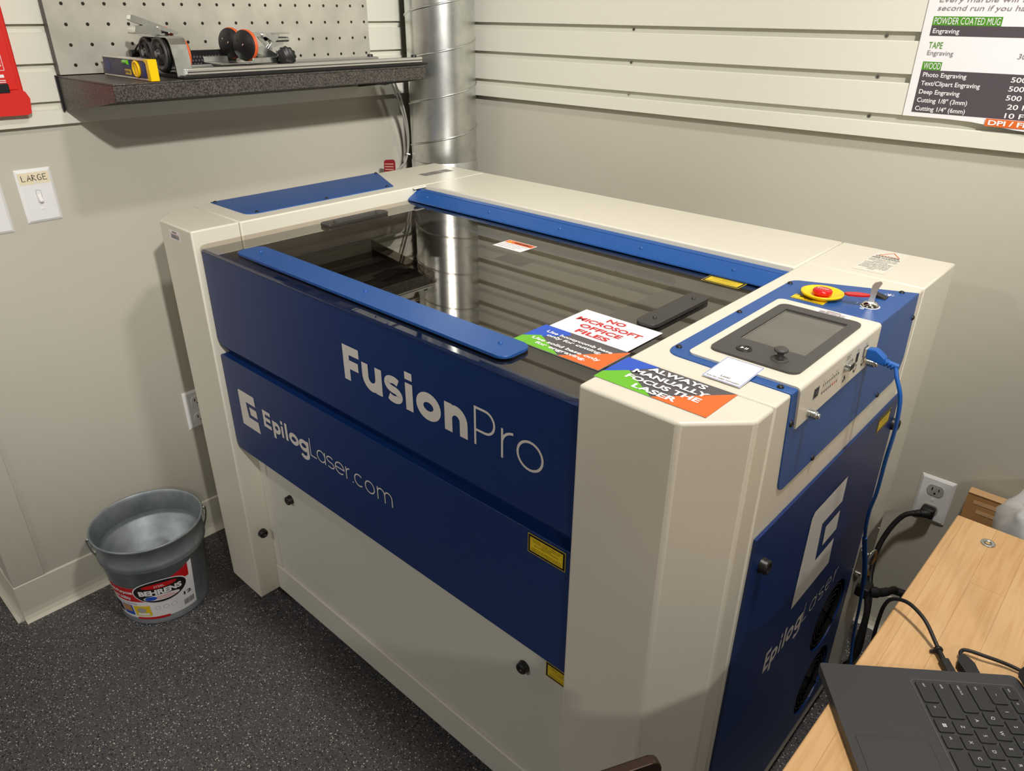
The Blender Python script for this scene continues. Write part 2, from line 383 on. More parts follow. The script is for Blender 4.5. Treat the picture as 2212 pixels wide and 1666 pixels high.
# stroke lettering ------------------------------------------------
def arc(cx, cy, rx, ry, a0, a1, n=14):
    return [(cx+rx*math.cos(math.radians(a0+(a1-a0)*k/n)), cy+ry*math.sin(math.radians(a0+(a1-a0)*k/n))) for k in range(n+1)]
def letter(ch, x0, x1, b, xh, cap, w):
    h = w/2; cx = (x0+x1)/2; rx = (x1-x0)/2-h; cy = (b+xh)/2; ry = (xh-b)/2-h; mid = (b+cap)/2
    des = b-(cap-b)*0.34
    if ch == 'F': return [[(x0+h, b), (x0+h, cap)], [(x0, cap-h), (x1, cap-h)], [(x0, mid-h*.2), (x1-(x1-x0)*.08, mid-h*.2)]]
    if ch == 'E': return [[(x0+h, b), (x0+h, cap)], [(x0, cap-h), (x1, cap-h)], [(x0, mid), (x1-(x1-x0)*.06, mid)], [(x0, b+h), (x1, b+h)]]
    if ch == 'L': return [[(x0+h, cap), (x0+h, b+h), (x1, b+h)]]
    if ch == 'P':
        m2 = b+(cap-b)*.40; r = (cap-h-m2)/2
        return [[(x0+h, b), (x0+h, cap)], [(x0, cap-h)]+arc(x1-h-r, m2+r, r, r, 90, -90)+[(x0, m2)]]
    if ch == 'u': return [[(x0+h, xh), (x0+h, b+h+rx)]+arc(cx, b+h+rx, rx, rx, 180, 360)+[(x1-h, xh)], [(x1-h, xh), (x1-h, b)]]
    if ch == 'n': return [[(x0+h, b), (x0+h, xh)], [(x0+h, b+(xh-b)*.4), (x0+h, xh-h-rx)]+arc(cx, xh-h-rx, rx, rx, 180, 0)+[(x1-h, b)]]
    if ch == 'm':
        q = (x1-x0-w)/4; c1 = x0+h+q; c2 = x0+h+3*q
        return [[(x0+h, b), (x0+h, xh)], [(x0+h, xh-h-q)]+arc(c1, xh-h-q, q, q, 180, 0)+[(c1+q, b)], [(c1+q, xh-h-q)]+arc(c2, xh-h-q, q, q, 180, 0)+[(x1-h, b)]]
    if ch == 'r': return [[(x0+h, b), (x0+h, xh)], arc(x0+h+(x1-x0-h), xh-h-(x1-x0)*.85, (x1-x0-h), (x1-x0)*.85, 180, 95)]
    if ch == 'i': return [[(x0, (b+xh)/2), (x1, (b+xh)/2), 'w', xh-b], [(x0, xh+(cap-b)*.16+(cap-xh)*.12), (x1, xh+(cap-b)*.16+(cap-xh)*.12), 'w', (cap-b)*.20]]
    if ch == 'l': return [[(x0+h, b), (x0+h, cap)]]
    if ch == 'o': return [arc(cx, cy, rx, ry, 0, 360, 28)]
    if ch == 'c': return [arc(cx, cy, rx, ry, 48, 312, 22)]
    if ch == 'e': return [[(x0+w, cy), (x1-h*.4, cy)], arc(cx, cy, rx, ry, 0, 312, 24)]
    if ch == 'a': return [arc(cx, cy, rx, ry, 0, 360, 28), [(x1-h, b), (x1-h, xh)]]
    if ch == 'p': return [arc(cx, cy, rx, ry, 0, 360, 28), [(x0+h, des), (x0+h, xh)]]
    if ch == 'g': return [arc(cx, cy, rx, ry, 0, 360, 28), [(x1-h, xh), (x1-h, b-h)]+arc(cx, b-h-(0), rx, (b-des)-h, 0, -150, 12)]
    if ch == '.': return [[(x0, b+w/2), (x0+w, b+w/2)]]
    if ch == 's':
        w_s = w*0.80 if w > 0.006 else w; h = w_s/2; r2 = (xh-b-w_s)/4; rx2 = (x1-x0)/2-h
        return [arc(cx, xh-h-r2, rx2, r2, 40, 270, 14)[:-1]+arc(cx, b+h+r2, rx2, r2, 90, -140, 14)+['w', w_s]]
    return []
LIFT = [0]
def strokes(mb, word, boxes, b, xh, cap, w, P, m, shear=0):
    q_ = 0
    for ch, (x0, x1) in zip(word, boxes):
        for path in letter(ch, x0, x1, b, xh, cap, w):
            q_ += 1; LIFT[0] = 0.00007*(q_ % 5); 
            ww = w
            if 'w' in path: k = path.index('w'); ww = path[k+1]; path = path[:k]
            path = [p for i_, p in enumerate(path) if i_ == 0 or (Vector(p)-Vector(path[i_-1])).length > 1e-6]
            pts = [Vector(p) for p in path]; closed = (pts[0]-pts[-1]).length < 1e-6 and len(pts) > 3
            if closed: pts = pts[:-1]
            n = len(pts); A = []; B = []
            for i in range(n):
                pa = pts[i-1] if (i > 0 or closed) else None; pb = pts[(i+1) % n] if (i < n-1 or closed) else None
                d1 = (pts[i]-pa).normalized() if pa is not None else None; d2 = (pb-pts[i]).normalized() if pb is not None else None
                if d1 is None: d1 = d2
                if d2 is None: d2 = d1
                t = (d1+d2); t = t.normalized() if t.length > 1e-6 else d1
                nn = Vector((-t.y, t.x)); k = 1/max(0.5, nn.dot(Vector((-d1.y, d1.x))))
                A.append(pts[i]+nn*ww/2*k); B.append(pts[i]-nn*ww/2*k)
            vs = [P(v.x, v.y) for v in A]+[P(v.x, v.y) for v in B]; N2 = n if closed else n-1
            mb.faces(vs, [(i, (i+1) % n, n+(i+1) % n, n+i) for i in range(N2)], m)

# ================================================================== THE ROOM
X_OUT, Y_OUT = 4.6, -3.9
mb = MB(); mb.box(-3.2, X_OUT, Y_OUT, YW+0.1, -0.05, 0, 'floor'); struct(mb, 'floor', True)
mb = MB(); mb.box(-3.2, X_OUT, Y_OUT, YW+0.1, CEIL, CEIL+0.05, 'ceil'); struct(mb, 'ceiling', True)
mb = MB(); mb.box(XW-0.12, XW, -0.431, YW, 0, CEIL, 'wall'); struct(mb, 'wall_left', True)
mb = MB(); mb.box(XW-0.12, X_OUT, YW, YW+0.1, 0, CEIL, 'wall'); struct(mb, 'wall_back', True)
mb = MB(); mb.box(-3.1, XW-0.121, -0.43, -0.33, 0, CEIL, 'wall'); struct(mb, 'wall_return', True)
mb = MB(); mb.box(X_OUT, X_OUT+0.1, Y_OUT, YW, 0, CEIL, 'wallu'); struct(mb, 'wall_right', True)
mb = MB(); mb.box(-3.2, X_OUT, Y_OUT-0.1, Y_OUT, 0, CEIL, 'wallu'); struct(mb, 'wall_front', True)
mb = MB(); mb.box(-3.3, -3.2, Y_OUT, -0.3, 0, CEIL, 'wallu'); struct(mb, 'wall_far', True)
# vinyl cove baseboards
def cove(t0=0.004, h=0.112): return [(0, 0), (0.020, 0), (0.012, 0.006), (0.007, 0.016), (t0+0.001, 0.03), (t0, h-0.003), (t0-0.002, h), (0, h)]
mb = MB(); mb.prism([(XW+u, v) for u, v in cove()], 'y', -0.435, YW, 'base')
struct(mb, 'baseboard_left', True)
mb = MB(); mb.prism([(YW-u, v) for u, v in cove()], 'x', XW+0.022, X_OUT, 'base'); struct(mb, 'baseboard_back', True)
mb = MB(); mb.prism([(-0.431-u, v) for u, v in cove()], 'x', -3.1, XW, 'base'); struct(mb, 'baseboard_return', True)
# corner guard over the wall's outside corner
mb = MB(); mb.box(XW, XW+0.0025, -0.433, -0.36, 0.113, 1.208, 'wall', 0.001); mb.box(XW-0.07, XW+0.002, -0.4335, -0.431, 0.113, 1.208, 'wall')
struct(mb, 'trim_1', True)
# slat wall panelling: lips, recessed grooves, screws
Z0 = 1.2125
def slat_profile():
    """(depth from the wall, z) outline of the face, from the bottom up"""
    out = [(0, Z0), (0.020, Z0)]
    z = Z0
    for k in range(15):
        top = 1.244+0.0762*k
        out += [(0.020, top-0.0016), (0.0180, top), (0.014, top), (0.014, top-0.004), (0.0065, top-0.004), (0.0065, top+0.0235), (0.0165, top+0.0235), (0.0165, top+0.0165), (0.020, top+0.0165)]
    out += [(0.020, 2.42), (0, 2.42)]
    return out
def slat(name, axis):
    mb = MB(); pr = slat_profile(); a, b = (-0.44, YW-0.021) if axis == 'y' else (XW+0.0, X_OUT)
    P = (lambda d, z, t: (XW+d, t, z)) if axis == 'y' else (lambda d, z, t: (t, YW-d, z))
    n = len(pr); vs = [P(d, z, a) for d, z in pr]+[P(d, z, b) for d, z in pr]
    mb.faces(vs, [(i, (i+1) % n, n+(i+1) % n, n+i) for i in range(n)], 'slat')
    o = struct(mb, name, True)
    return o
sl = slat('trim_2', 'y'); sb = slat('trim_3', 'x')
SCR = bpy.data.meshes.new('groove_screw')
mb = MB(); mb.cyl((0, 0, 0), (0, -1, 0), 0.0042, 0.0012, 'chrome', 14, 0.0004)
mb.box(-0.002, 0.002, -0.0014, -0.0010, -0.0004, 0.0004, 'lb'); mb.box(-0.0004, 0.0004, -0.0014, -0.0010, -0.002, 0.002, 'lb')
s0 = mb.build('groove_screw', sb, origin=(0, 0, 0))
first = True
for k in range(4):
    for x in (0.514, 1.1205, 1.73):
        o = s0 if first else s0.copy()
        if not first: COL.objects.link(o); o.parent = sb
        first = False; o.location = (x+0.0005*k, YW-0.0066, 1.2515+0.0762*k)

# downlights, with the added fill lamps among them
for (x, y, z), r, watts, cone in LAMPS:
    t = thing('ceiling_or_fill_light', 'round recessed ceiling downlight with a white rim, from a set partly added as fill', 'ceiling light', (x, y, CEIL-0.001), 'recessed downlights in the ceiling')
    MB().lathe([(r*1.12, 0), (r*1.25, 0.002), (r*1.25, 0.008), (r*1.12, 0.010)], (x, y, CEIL-0.011), (0, 0, 1), 'ceil', 32).build('rim', t)
    ld = bpy.data.lights.new('downlight', 'AREA'); ld.shape = 'DISK'; ld.size = r*2; ld.energy = watts; ld.color = (1.0, 0.965, 0.91); ld.spread = math.radians(cone)
    lo = bpy.data.objects.new('downlight', ld); COL.objects.link(lo); lo.parent = t; lo.location = (0, 0, z-CEIL)

for (px_, py_, pz_), aim, watts, cone, bl in SPOTS:
    p0 = Vector((px_, py_, pz_)); d = (Vector(aim)-p0).normalized()
    t = thing('track_spotlight', 'white track spotlight head turned to the walls', 'spotlight', p0, 'track spotlights under the ceiling')
    MB().lathe([(0.001, -0.14), (0.045, -0.14), (0.055, -0.12), (0.058, 0.0), (0.052, 0.0), (0.050, -0.03)], p0, d, 'ceil', 28).build('head', t)
    MB().tube([p0-d*0.09, (p0.x-d.x*0.09, p0.y-d.y*0.09, CEIL-0.002)], 0.008, 'ceil', 8, False).build('stem', t)
    ld = bpy.data.lights.new('spot', 'SPOT'); ld.energy = watts; ld.spot_size = math.radians(cone); ld.spot_blend = bl; ld.shadow_soft_size = 0.045; ld.color = (1.0, 0.965, 0.91)
    lo = bpy.data.objects.new('spot', ld); COL.objects.link(lo); lo.parent = t; lo.location = d*0.01
    lo.rotation_mode = 'QUATERNION'; lo.rotation_quaternion = d.to_track_quat('-Z', 'Y')

# ================================================================== THE LASER
T = thing('laser_engraver', 'large off-white and blue laser engraver cabinet with tinted glass lid filling the corner', 'laser engraver', (W/2, D/2, 0))
def pt(mb, name, parent=None, label=None):
    o = mb.build(name, parent or T)
    if label: o['label'] = label
    return o
# left corner post, right corner post
lp = [(0, 0.0632), (0.0632, 0), (WL, 0), (WL, 0.1074), (0, 0.1074)]
postl = pt(MB().prism(lp, 'z', 0.07, H, 'off', 0.0035, 3), 'corner_post')
rp = [(XR, 0), (W-0.0625, 0), (W, 0.0625), (W, 0.1080), (XR, 0.1080)]
postr = pt(MB().prism(rp, 'z', 0.07, H, 'off', 0.0045, 3), 'corner_post')
# left side cover, back cover, right side cover, rear corner cover
pt(MB().box(0, WL, 0.1088, D, 0.07, H, 'off', 0.003), 'side_cover')
pt(MB().box(0.2065, 1.1935, 0.6265, D, 0.07, H, 'off', 0.003), 'back_cover')
pt(MB().box(XR, W, 0.1094, 0.6645, 0.045, H, 'off', 0.003), 'side_cover')
pt(MB().box(XR, W, 0.6655, D, 0.045, H, 'off', 0.003), 'rear_corner_cover')
# blue inset panel on the left cover with screws
def screwhead(mb, o, ax, r=0.0045, m='black'):
    mb.lathe([(r, 0), (r*0.95, 0.0012), (r*0.6, 0.0026), (r*0.35, 0.0028), (r*0.3, 0.0018), (0.00001, 0.0018)], o, ax, m, 14)
pl = round_poly([(0.0, 0.150), (0.168, 0.150), (0.168, 0.556), (0.0, 0.636)], [0.0, 0.022, 0.004, 0.0])
p = pt(MB().prism(pl, 'z', H-0.001, H+0.0018, 'blue', 0.0006, 1), 'inset_panel', label='blue inset panel on the left side cover')
for x, y in ((0.009, 0.157), (0.160, 0.176), (0.162, 0.358), (0.161, 0.541), (0.007, 0.626)):
    mb = MB(); screwhead(mb, (x, y, H+0.0018), (0, 0, 1)); mb.build('screw', p)
# white lower access panel with bottom rail
pan = pt(MB().box(WL+0.0005, XR-0.0005, 0.060, 0.075, 0.150, 0.560, 'offp', 0.001), 'access_panel')
pt(MB().box(WL+0.0005, XR-0.0005, 0.0545, 0.075, 0.07, 0.1495, 'offp', 0.0022), 'bottom_rail')
pt(MB().box(WL+0.0005, WL+0.028, 0.0575, 0.0602, 0.1505, 0.532, 'offp', 0.0005), 'edge_strip')
pt(MB().box(0.03, W-0.03, 0.09, D-0.03, 0.06, 0.0695, 'dark'), 'base_plate')
def knob(mb, o, ax, r=0.011, l=0.012):
    mb.lathe([(r*1.05, 0), (r*1.05, l*.25), (r*0.95, l*.45), (r, l*.8), (r*0.85, l), (r*.5, l), (r*.42, l*.7), (0.0001, l*.7)], o, ax, 'black', 20)
for o_, ax_ in (((0.330, 0.060, 0.414), (0, -1, 0)), ((1.066, 0.060, 0.420), (0, -1, 0)), ((WL, 0.034, 0.264), (1, 0, 0)), ((W+0.004, 0.152, 0.786), (1, 0, 0)), ((W+0.004, 0.678, 0.782), (1, 0, 0))):
    mb = MB(); knob(mb, o_, ax_); pt(mb, 'panel_knob')
# blue lower front panel and lid fascia
lowpts = round_poly([(WL+0.006, 0.534), (XR-0.002, 0.534), (XR-0.002, 0.770), (WL+0.006, 0.770)], [0.012, 0, 0, 0.004])
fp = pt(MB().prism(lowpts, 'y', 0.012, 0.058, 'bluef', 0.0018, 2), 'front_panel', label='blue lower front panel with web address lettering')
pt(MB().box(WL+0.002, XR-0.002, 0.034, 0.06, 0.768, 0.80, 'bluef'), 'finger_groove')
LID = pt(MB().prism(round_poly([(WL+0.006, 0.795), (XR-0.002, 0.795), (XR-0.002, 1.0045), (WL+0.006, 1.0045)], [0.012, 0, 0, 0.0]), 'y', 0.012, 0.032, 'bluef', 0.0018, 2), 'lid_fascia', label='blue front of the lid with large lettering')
# lettering
mb = MB(); YF = 0.012-0.0005
FP = lambda x, z: (x, YF-LIFT[0], z)
strokes(mb, 'Fusion', [(0.682, 0.727), (0.734, 0.786), (0.793, 0.838), (0.846, 0.8635), (0.872, 0.929), (0.937, 0.987)], 0.871, 0.920, 0.9375, 0.0168, FP, 'decal')
strokes(mb, 'Pro', [(1.001, 1.044), (1.0555, 1.081), (1.085, 1.135)], 0.871, 0.920, 0.936, 0.0040, FP, 'decal')
mb.build('lettering', LID)
def logo(mb, P, a, b, z0, z1):
    """block E: P maps (u, v) to space; a..b across, z0..z1 up"""
    w_, h_ = b-a, z1-z0
    U = lambda u: a+u*w_
    V = lambda v: z0+v*h_
    o1 = [(0.0, 0.0), (0.0, 0.95), (0.05, 1.0), (0.94, 1.0), (0.96, 0.73), (0.40, 0.73), (0.46, 0.31), (1.0, 0.31), (1.04, 0.0)]
    o2 = [(0.60, 0.41), (1.0, 0.41), (0.97, 0.63), (0.56, 0.63)]
    mb.faces([P(U(u), V(v)) for u, v in o1], [(0, 1, 2, 3, 4, 5), (0, 5, 6), (0, 6, 7, 8)], 'decal')
    mb.faces([P(U(u), V(v)) for u, v in o2], [(0, 1, 2, 3)], 'decal')
mb = MB(); logo(mb, FP, 0.262, 0.332, 0.615, 0.703); mb.build('logo', fp)
mb = MB()
strokes(mb, 'Epilog', [(0.358, 0.388), (0.394, 0.424), (0.428, 0.4355), (0.443, 0.4505), (0.456, 0.491), (0.492, 0.527)], 0.646, 0.674, 0.687, 0.0088, FP, 'decal')
strokes(mb, 'Laser.com', [(0.531, 0.552), (0.5545, 0.584), (0.588, 0.613), (0.615, 0.646), (0.650, 0.664), (0.670, 0.674), (0.676, 0.705), (0.7085, 0.738), (0.745, 0.789)], 0.646, 0.674, 0.687, 0.0028, FP, 'decal')
mb.build('lettering', fp)
# yellow warning labels
CAUT = ['CAUTION - CLASS 4 VISIBLE AND', 'INVISIBLE LASER RADIATION', 'WHEN OPEN', 'AND INTERLOCKS DEFEATED', '', 'AVOID EYE OR SKIN EXPOSURE TO', 'DIRECT OR SCATTERED RADIATION']
def warn_label(O, R, U, w_, h_, parent, lines=CAUT, name='warning_label', maxx=1.0):
    O, R, U = Vector(O), Vector(R), Vector(U); Nn = R.cross(U)
    mb = MB()
    def rect(i, m, l):
        a, b = i, w_*maxx-(i if maxx == 1 else 0)
        mb.quad(O+R*a+U*i+Nn*l, O+R*b+U*i+Nn*l, O+R*b+U*(h_-i)+Nn*l, O+R*a+U*(h_-i)+Nn*l, m)
    rect(0, 'yl', 0.0004); rect(0.0010, 'lb', 0.0006); rect(0.0046, 'yl', 0.0008)
    n = len(lines); lh = (h_-0.012)/n
    for i, s in enumerate(lines):
        if s: mb.text(s, O+R*(w_/2)+U*(h_-0.006-lh*(i+0.85)), R, U, lh*0.60, 'lb', width=min(w_-0.014, len(s)*lh*0.62), align='C', lift=0.0010)
    return mb.build(name, parent)
warn_label((1.1095, 0.012, 0.730), (1, 0, 0), (0, 0, 1), 0.071, 0.0345, fp)
warn_label((1.114, 0.060, 0.4345), (1, 0, 0), (0, 0, 1), 0.074, 0.0335, pan)
# barcode sticker on the left post
def barcode(O, R, U, w_, h_, parent, seed=1, name='barcode_sticker', m='white', line2=True):
    O, R, U = Vector(O), Vector(R), Vector(U); Nn = R.cross(U); rnd = random.Random(seed); mb = MB()
    q = lambda a, b, c, d, m, l: mb.quad(O+R*a+U*c+Nn*l, O+R*b+U*c+Nn*l, O+R*b+U*d+Nn*l, O+R*a+U*d+Nn*l, m)
    if m: q(0, w_, 0, h_, m, 0.0003)
    x = w_*0.14
    while x < w_*0.86:
        t = rnd.choice((0.006, 0.012, 0.02))*w_; q(x, x+t, h_*0.12, h_*0.55, 'cgrey' if m else 'ptext', 0.0005); x += t+rnd.choice((0.008, 0.014))*w_
    if line2: q(w_*0.08, w_*0.92, h_*0.60, h_*0.64, 'cred', 0.0005); q(w_*0.30, w_*0.70, h_*0.72, h_*0.88, 'ptext', 0.0005)
    return mb.build(name, parent)
barcode((0.104, 0, 1.010), (1, 0, 0), (0, 0, 1), 0.050, 0.0205, postl)
barcode((0.135, 0.682, H), (0, 1, 0), (-1, 0, 0), 0.140, 0.075, T, 3, m=None, line2=False)
# casters
for x, y in ((0.16, 0.115), (1.30, 0.12), (0.12, 0.77), (1.28, 0.77)):
    mb = MB(); mb.cyl((x-0.011, y, 0.025), (1, 0, 0), 0.025, 0.022, 'black', 24); mb.box(x-0.016, x-0.012, y-0.012, y+0.014, 0.02, 0.06, 'grey'); mb.box(x+0.012, x+0.016, y-0.012, y+0.014, 0.02, 0.06, 'grey'); mb.box(x-0.02, x+0.02, y-0.02, y+0.02, 0.056, 0.0605, 'grey')
    pt(mb, 'caster')
# tub under the lid
mb = MB()
a0, a1, b0, b1, zb, zt = WL+0.004, XR-0.004, 0.034, 0.6255, 0.86, 0.998
mb.box(a0, a1, b0, b1, zb-0.004, zb, 'dark')
mb.box(a0, a0+0.003, b0, b1, zb, zt, 'dark'); mb.box(a1-0.003, a1, b0, b1, zb, zt, 'dark')
mb.box(a0, a1, b0, b0+0.003, zb, zt, 'dark'); mb.box(a0, a1, b1-0.003, b1, zb, zt, 'dark')
tub = pt(mb, 'interior_tub')
mb = MB(); mb.box(0.26, 1.15, 0.08, 0.60, zb+0.001, zb+0.025, 'bed', 0.002); bedo = mb.build('engraving_table', tub)
mb = MB(); mb.box(0.24, 1.16, 0.36, 0.40, 0.95, 0.975, 'black', 0.002); mb.box(0.62, 0.68, 0.33, 0.44, 0.93, 0.985, 'blackm', 0.004); mb.build('gantry', tub)
mb = MB(); mb.box(0.26, 1.15, 0.058, 0.078, zb+0.001, zb+0.028, 'alu')
for i in range(178): mb.box(0.262+i*0.005, 0.2626+i*0.005, 0.064 if i % 5 else 0.058, 0.0775, zb+0.028, zb+0.0284, 'lb')
mb.build('ruler', tub)
# lid: frame, glass, handle, finger strips
GZ = 1.012
outer = [(WL+0.004, 0.033), (XR-0.004, 0.033), (XR-0.004, 0.60), (WL+0.004, 0.60)]
inner = round_poly([(0.375, 0.10), (1.030, 0.10), (1.030, 0.541), (0.375, 0.541)], 0.05, 8)
MB().ring(outer, inner, 'z', 0.9985, 1.0030, 'blackm').build('lid_frame', LID)
MB().box(0.366, 1.039, 0.092, 0.549, 0.9935, 0.9975, 'glass2').build('inner_pane', LID)
gp = round_poly([(WL+0.0010, 0.006), (XR-0.0010, 0.006), (XR-0.0010, 0.600), (WL+0.0010, 0.600)], [0.022, 0.03, 0, 0], 8)
MB().prism(gp, 'z', 1.0065, GZ, 'glass', 0.0012, 2).build('lid_glass', LID)['label'] = 'tinted glass pane'
mb = MB()
mb.prism(round_poly([(0.319, 0.029), (1.045, 0.029), (1.045, 0.089), (0.319, 0.089)], 0.016, 6), 'z', 1.0138, 1.0188, 'blue', 0.0012, 2)
for x in (0.40, 0.69, 0.98): mb.cyl((x, 0.056, GZ), (0, 0, 1), 0.008, 0.0019, 'black', 12)
hd = mb.build('handle', LID); hd['label'] = 'blue flat bar handle with rounded ends'
for x in (0.357, 0.690, 1.005):
    mb = MB(); screwhead(mb, (x, 0.064, 1.0188), (0, 0, 1), 0.004, 'blue'); mb.build('screw', hd)
for x0, x1 in ((0.252, 0.288), (1.095, 1.132)):
    mb = MB(); mb.prism(round_poly([(x0, 0.269), (x1, 0.269), (x1, 0.445), (x0, 0.445)], 0.013, 5), 'z', 1.0130, 1.0190, 'blackm', 0.001, 2)
    s = mb.build('finger_strip', LID); s['label'] = 'dark strip bolted on the glass'
    for y in (0.300, 0.418):
        mb = MB(); screwhead(mb, ((x0+x1)/2, y, 1.019), (0, 0, 1), 0.0035, 'blackm'); mb.build('screw', s)
# extruded blue hinge at the back of the glass
hp = [(0.5650, 1.0130), (0.5655, 1.0165), (0.5700, 1.0195), (0.594, 1.0320), (0.5975, 1.0335), (0.5985, 1.0300), (0.6000, 1.0300), (0.6010, 1.0340), (0.610, 1.0365), (0.6185, 1.0345), (0.6240, 1.026), (0.624, 1.015), (0.60, 1.0125)]
hg = pt(MB().prism(hp, 'x', WL+0.006, XR-0.001, 'blue', 0.0005, 1), 'lid_hinge', label='extruded blue hinge bar along the back of the glass')
for x in (0.264, 0.481, 0.691, 0.900, 1.10):
    mb = MB(); screwhead(mb, (x, 0.583, 1.0262), (0, -0.5, 1), 0.004, 'blue'); mb.build('screw', hg)
mb = MB(); mb.cyl((WL+0.0005, 0.607, 1.026), (1, 0, 0), 0.0095, 0.0055, 'black', 20); mb.build('end_cap', hg)
mb = MB(); mb.box(WL+0.001, WL+0.010, 0.585, 0.626, 1.0365, H-0.001, 'off', 0.002); mb.build('pivot_cover', hg)
# small labels on the glass
mb = MB(); mb.quad((0.638, 0.429, GZ+.0004), (0.715, 0.429, GZ+.0004), (0.715, 0.482, GZ+.0004), (0.638, 0.482, GZ+.0004), 'white')
mb.quad((0.640, 0.464, GZ+.0006), (0.713, 0.464, GZ+.0006), (0.713, 0.480, GZ+.0006), (0.640, 0.480, GZ+.0006), 'orange')
mb.text('WARNING!', (0.662, 0.467, GZ+.0006), (1, 0, 0), (0, 1, 0), 0.009, 'lb', width=0.045, bold=0.03)
mb.faces([(0.645, 0.467, GZ+.0009), (0.656, 0.467, GZ+.0009), (0.6505, 0.477, GZ+.0009)], [(0, 1, 2)], 'yl')
for i, s in enumerate(('Turn the machine off when not in use', 'and never leave it running alone', 'Keep the work area clean')):
    mb.text(s, (0.643, 0.455-i*0.009, GZ+.0004), (1, 0, 0), (0, 1, 0), 0.0042, 'ptext', width=0.066-0.008*i)
mb.build('warning_sticker', LID)
warn_label((1.0645, 0.530, GZ), (1, 0, 0), (0, 1, 0), 0.0725, 0.035, LID)
# danger sticker on the rear right corner
mb = MB(); mb.quad((1.268, 0.693, H+.0003), (1.322, 0.693, H+.0003), (1.322, 0.840, H+.0003), (1.268, 0.840, H+.0003), 'film')
tri = [(1.295, 0.834), (1.277, 0.806), (1.313, 0.806)]
for i in range(3):
    a, b = Vector(tri[i]), Vector(tri[(i+1) % 3]); d = (b-a).normalized(); n_ = Vector((-d.y, d.x))*0.0009
    mb.faces([(a.x+n_.x, a.y+n_.y, H+.0006), (a.x-n_.x, a.y-n_.y, H+.0006), (b.x-n_.x, b.y-n_.y, H+.0006), (b.x+n_.x, b.y+n_.y, H+.0006)], [(0, 1, 2, 3)], 'porange')
mb.text('DANGER', (1.295, 0.795, H), (1, 0, 0), (0, 1, 0), 0.008, 'cgrey', width=0.042, bold=0.03, align='C', lift=0.0006)
mb.text('FIRE HAZARD', (1.295, 0.784, H), (1, 0, 0), (0, 1, 0), 0.007, 'cgrey', width=0.048, bold=0.03, align='C', lift=0.0006)
for i, s in enumerate(('NEVER OPERATE THE LASER', 'SYSTEM WITHOUT CONSTANT', 'SUPERVISION', 'EXPOSURE TO THE LASER BEAM', 'CAN CAUSE IGNITION OF', 'COMBUSTIBLE MATERIALS', 'A PROPERLY MAINTAINED FIRE', 'EXTINGUISHER MUST BE KEPT', 'NEARBY')):
    mb.text(s, (1.295, 0.773-i*0.0083, H), (1, 0, 0), (0, 1, 0), 0.0048, 'cgrey', width=min(0.048, 0.0022*len(s)), align='C', lift=0.0006)
pt(mb, 'danger_sticker')
# right top: blue plate that wraps over the edge
tp = round_poly([(1.221, 0.152), (W+0.0015, 0.149), (W+0.0015, 0.629), (1.221, 0.552)], [0.02, 0, 0, 0.016])
CP = MB().prism(tp, 'z', H-0.001, H+0.0018, 'blue', 0.0006, 1)
sp_ = round_poly([(0.149, H+0.001), (0.166, 0.892), (0.622, 0.892), (0.640, 0.925), (0.629, H+0.001)], [0, 0.018, 0.025, 0.02, 0])
CP.prism(sp_, 'x', W-0.001, W+0.0018, 'blue', 0.0006, 1)
CP = pt(CP, 'control_plate', label='blue control plate wrapping over the right edge')
for x, y in ((1.226, 0.531), (1.377, 0.612), (1.2265, 0.352), (1.228, 0.177), (1.380, 0.157)):
    mb = MB(); screwhead(mb, (x, y, H+.0018), (0, 0, 1)); mb.build('screw', CP)
for y, z in ((0.627, 1.002), (0.163, 0.998), (0.274, 0.897), (0.530, 0.897)):
    mb = MB(); screwhead(mb, (W+.0018, y, z), (1, 0, 0)); mb.build('screw', CP)
# beige console over it
cn = MB(); k0 = 0.0045
prof_ = round_poly([(1.2465, H-0.0005), (1.2465, H+k0), (W+k0, H+k0), (W+k0, 0.988), (W-0.0005, 0.988), (W-0.0005, H-0.0005)], [0, 0, 0.0055, 0, 0, 0], 6)
cn.prism(prof_, 'y', 0.166, 0.446, 'off')
for v in cn.bm.verts:
    if v.co.z < H-0.02: v.co.y += 0.009 if v.co.y < 0.3 else 0.002; v.co.z += 0.002 if v.co.y > 0.3 else -0.002
es_ = [e for e in cn.bm.edges if (abs(e.verts[0].co.x-1.2465) < 1e-4 and abs(e.verts[1].co.x-1.2465) < 1e-4 and abs(e.verts[0].co.y-e.verts[1].co.y) < 1e-4)]
bmesh.ops.bevel(cn.bm, geom=es_, offset=0.010, segments=6, profile=0.5, affect='EDGES', clamp_overlap=True)
for f in cn.bm.faces: f.smooth = False
CN = pt(cn, 'display_console', label='off-white display console with side ports')
ZC = H+k0
MB().ring(round_poly([(1.262, 0.192), (1.384, 0.192), (1.384, 0.420), (1.262, 0.420)], 0.013, 6), [(1.278, 0.252), (1.369, 0.252), (1.369, 0.399), (1.278, 0.399)], 'z', ZC, ZC+0.0032, 'bezel').build('screen_bezel', CN)
MB().box(1.279, 1.368, 0.253, 0.398, ZC, ZC+0.0006, 'screen').build('display_screen', CN)
mb = MB(); mb.lathe([(0.0105, 0), (0.0105, 0.0008), (0.0088, 0.0014), (0.0084, 0.0006), (0.0001, 0.0006)], (1.3005, 0.219, ZC+0.0032), (0, 0, 1), 'black', 28)
z = ZC+0.0032+0.0008
mb.faces([(1.2955, 0.2165, z), (1.2955, 0.2235, z), (1.3000, 0.220, z)], [(0, 1, 2)], 'white')
mb.quad((1.3015, 0.2165, z), (1.3027, 0.2165, z), (1.3027, 0.2235, z), (1.3015, 0.2235, z), 'white'); mb.quad((1.3040, 0.2165, z), (1.3052, 0.2165, z), (1.3052, 0.2235, z), (1.3040, 0.2235, z), 'white')
mb.build('play_button', CN)
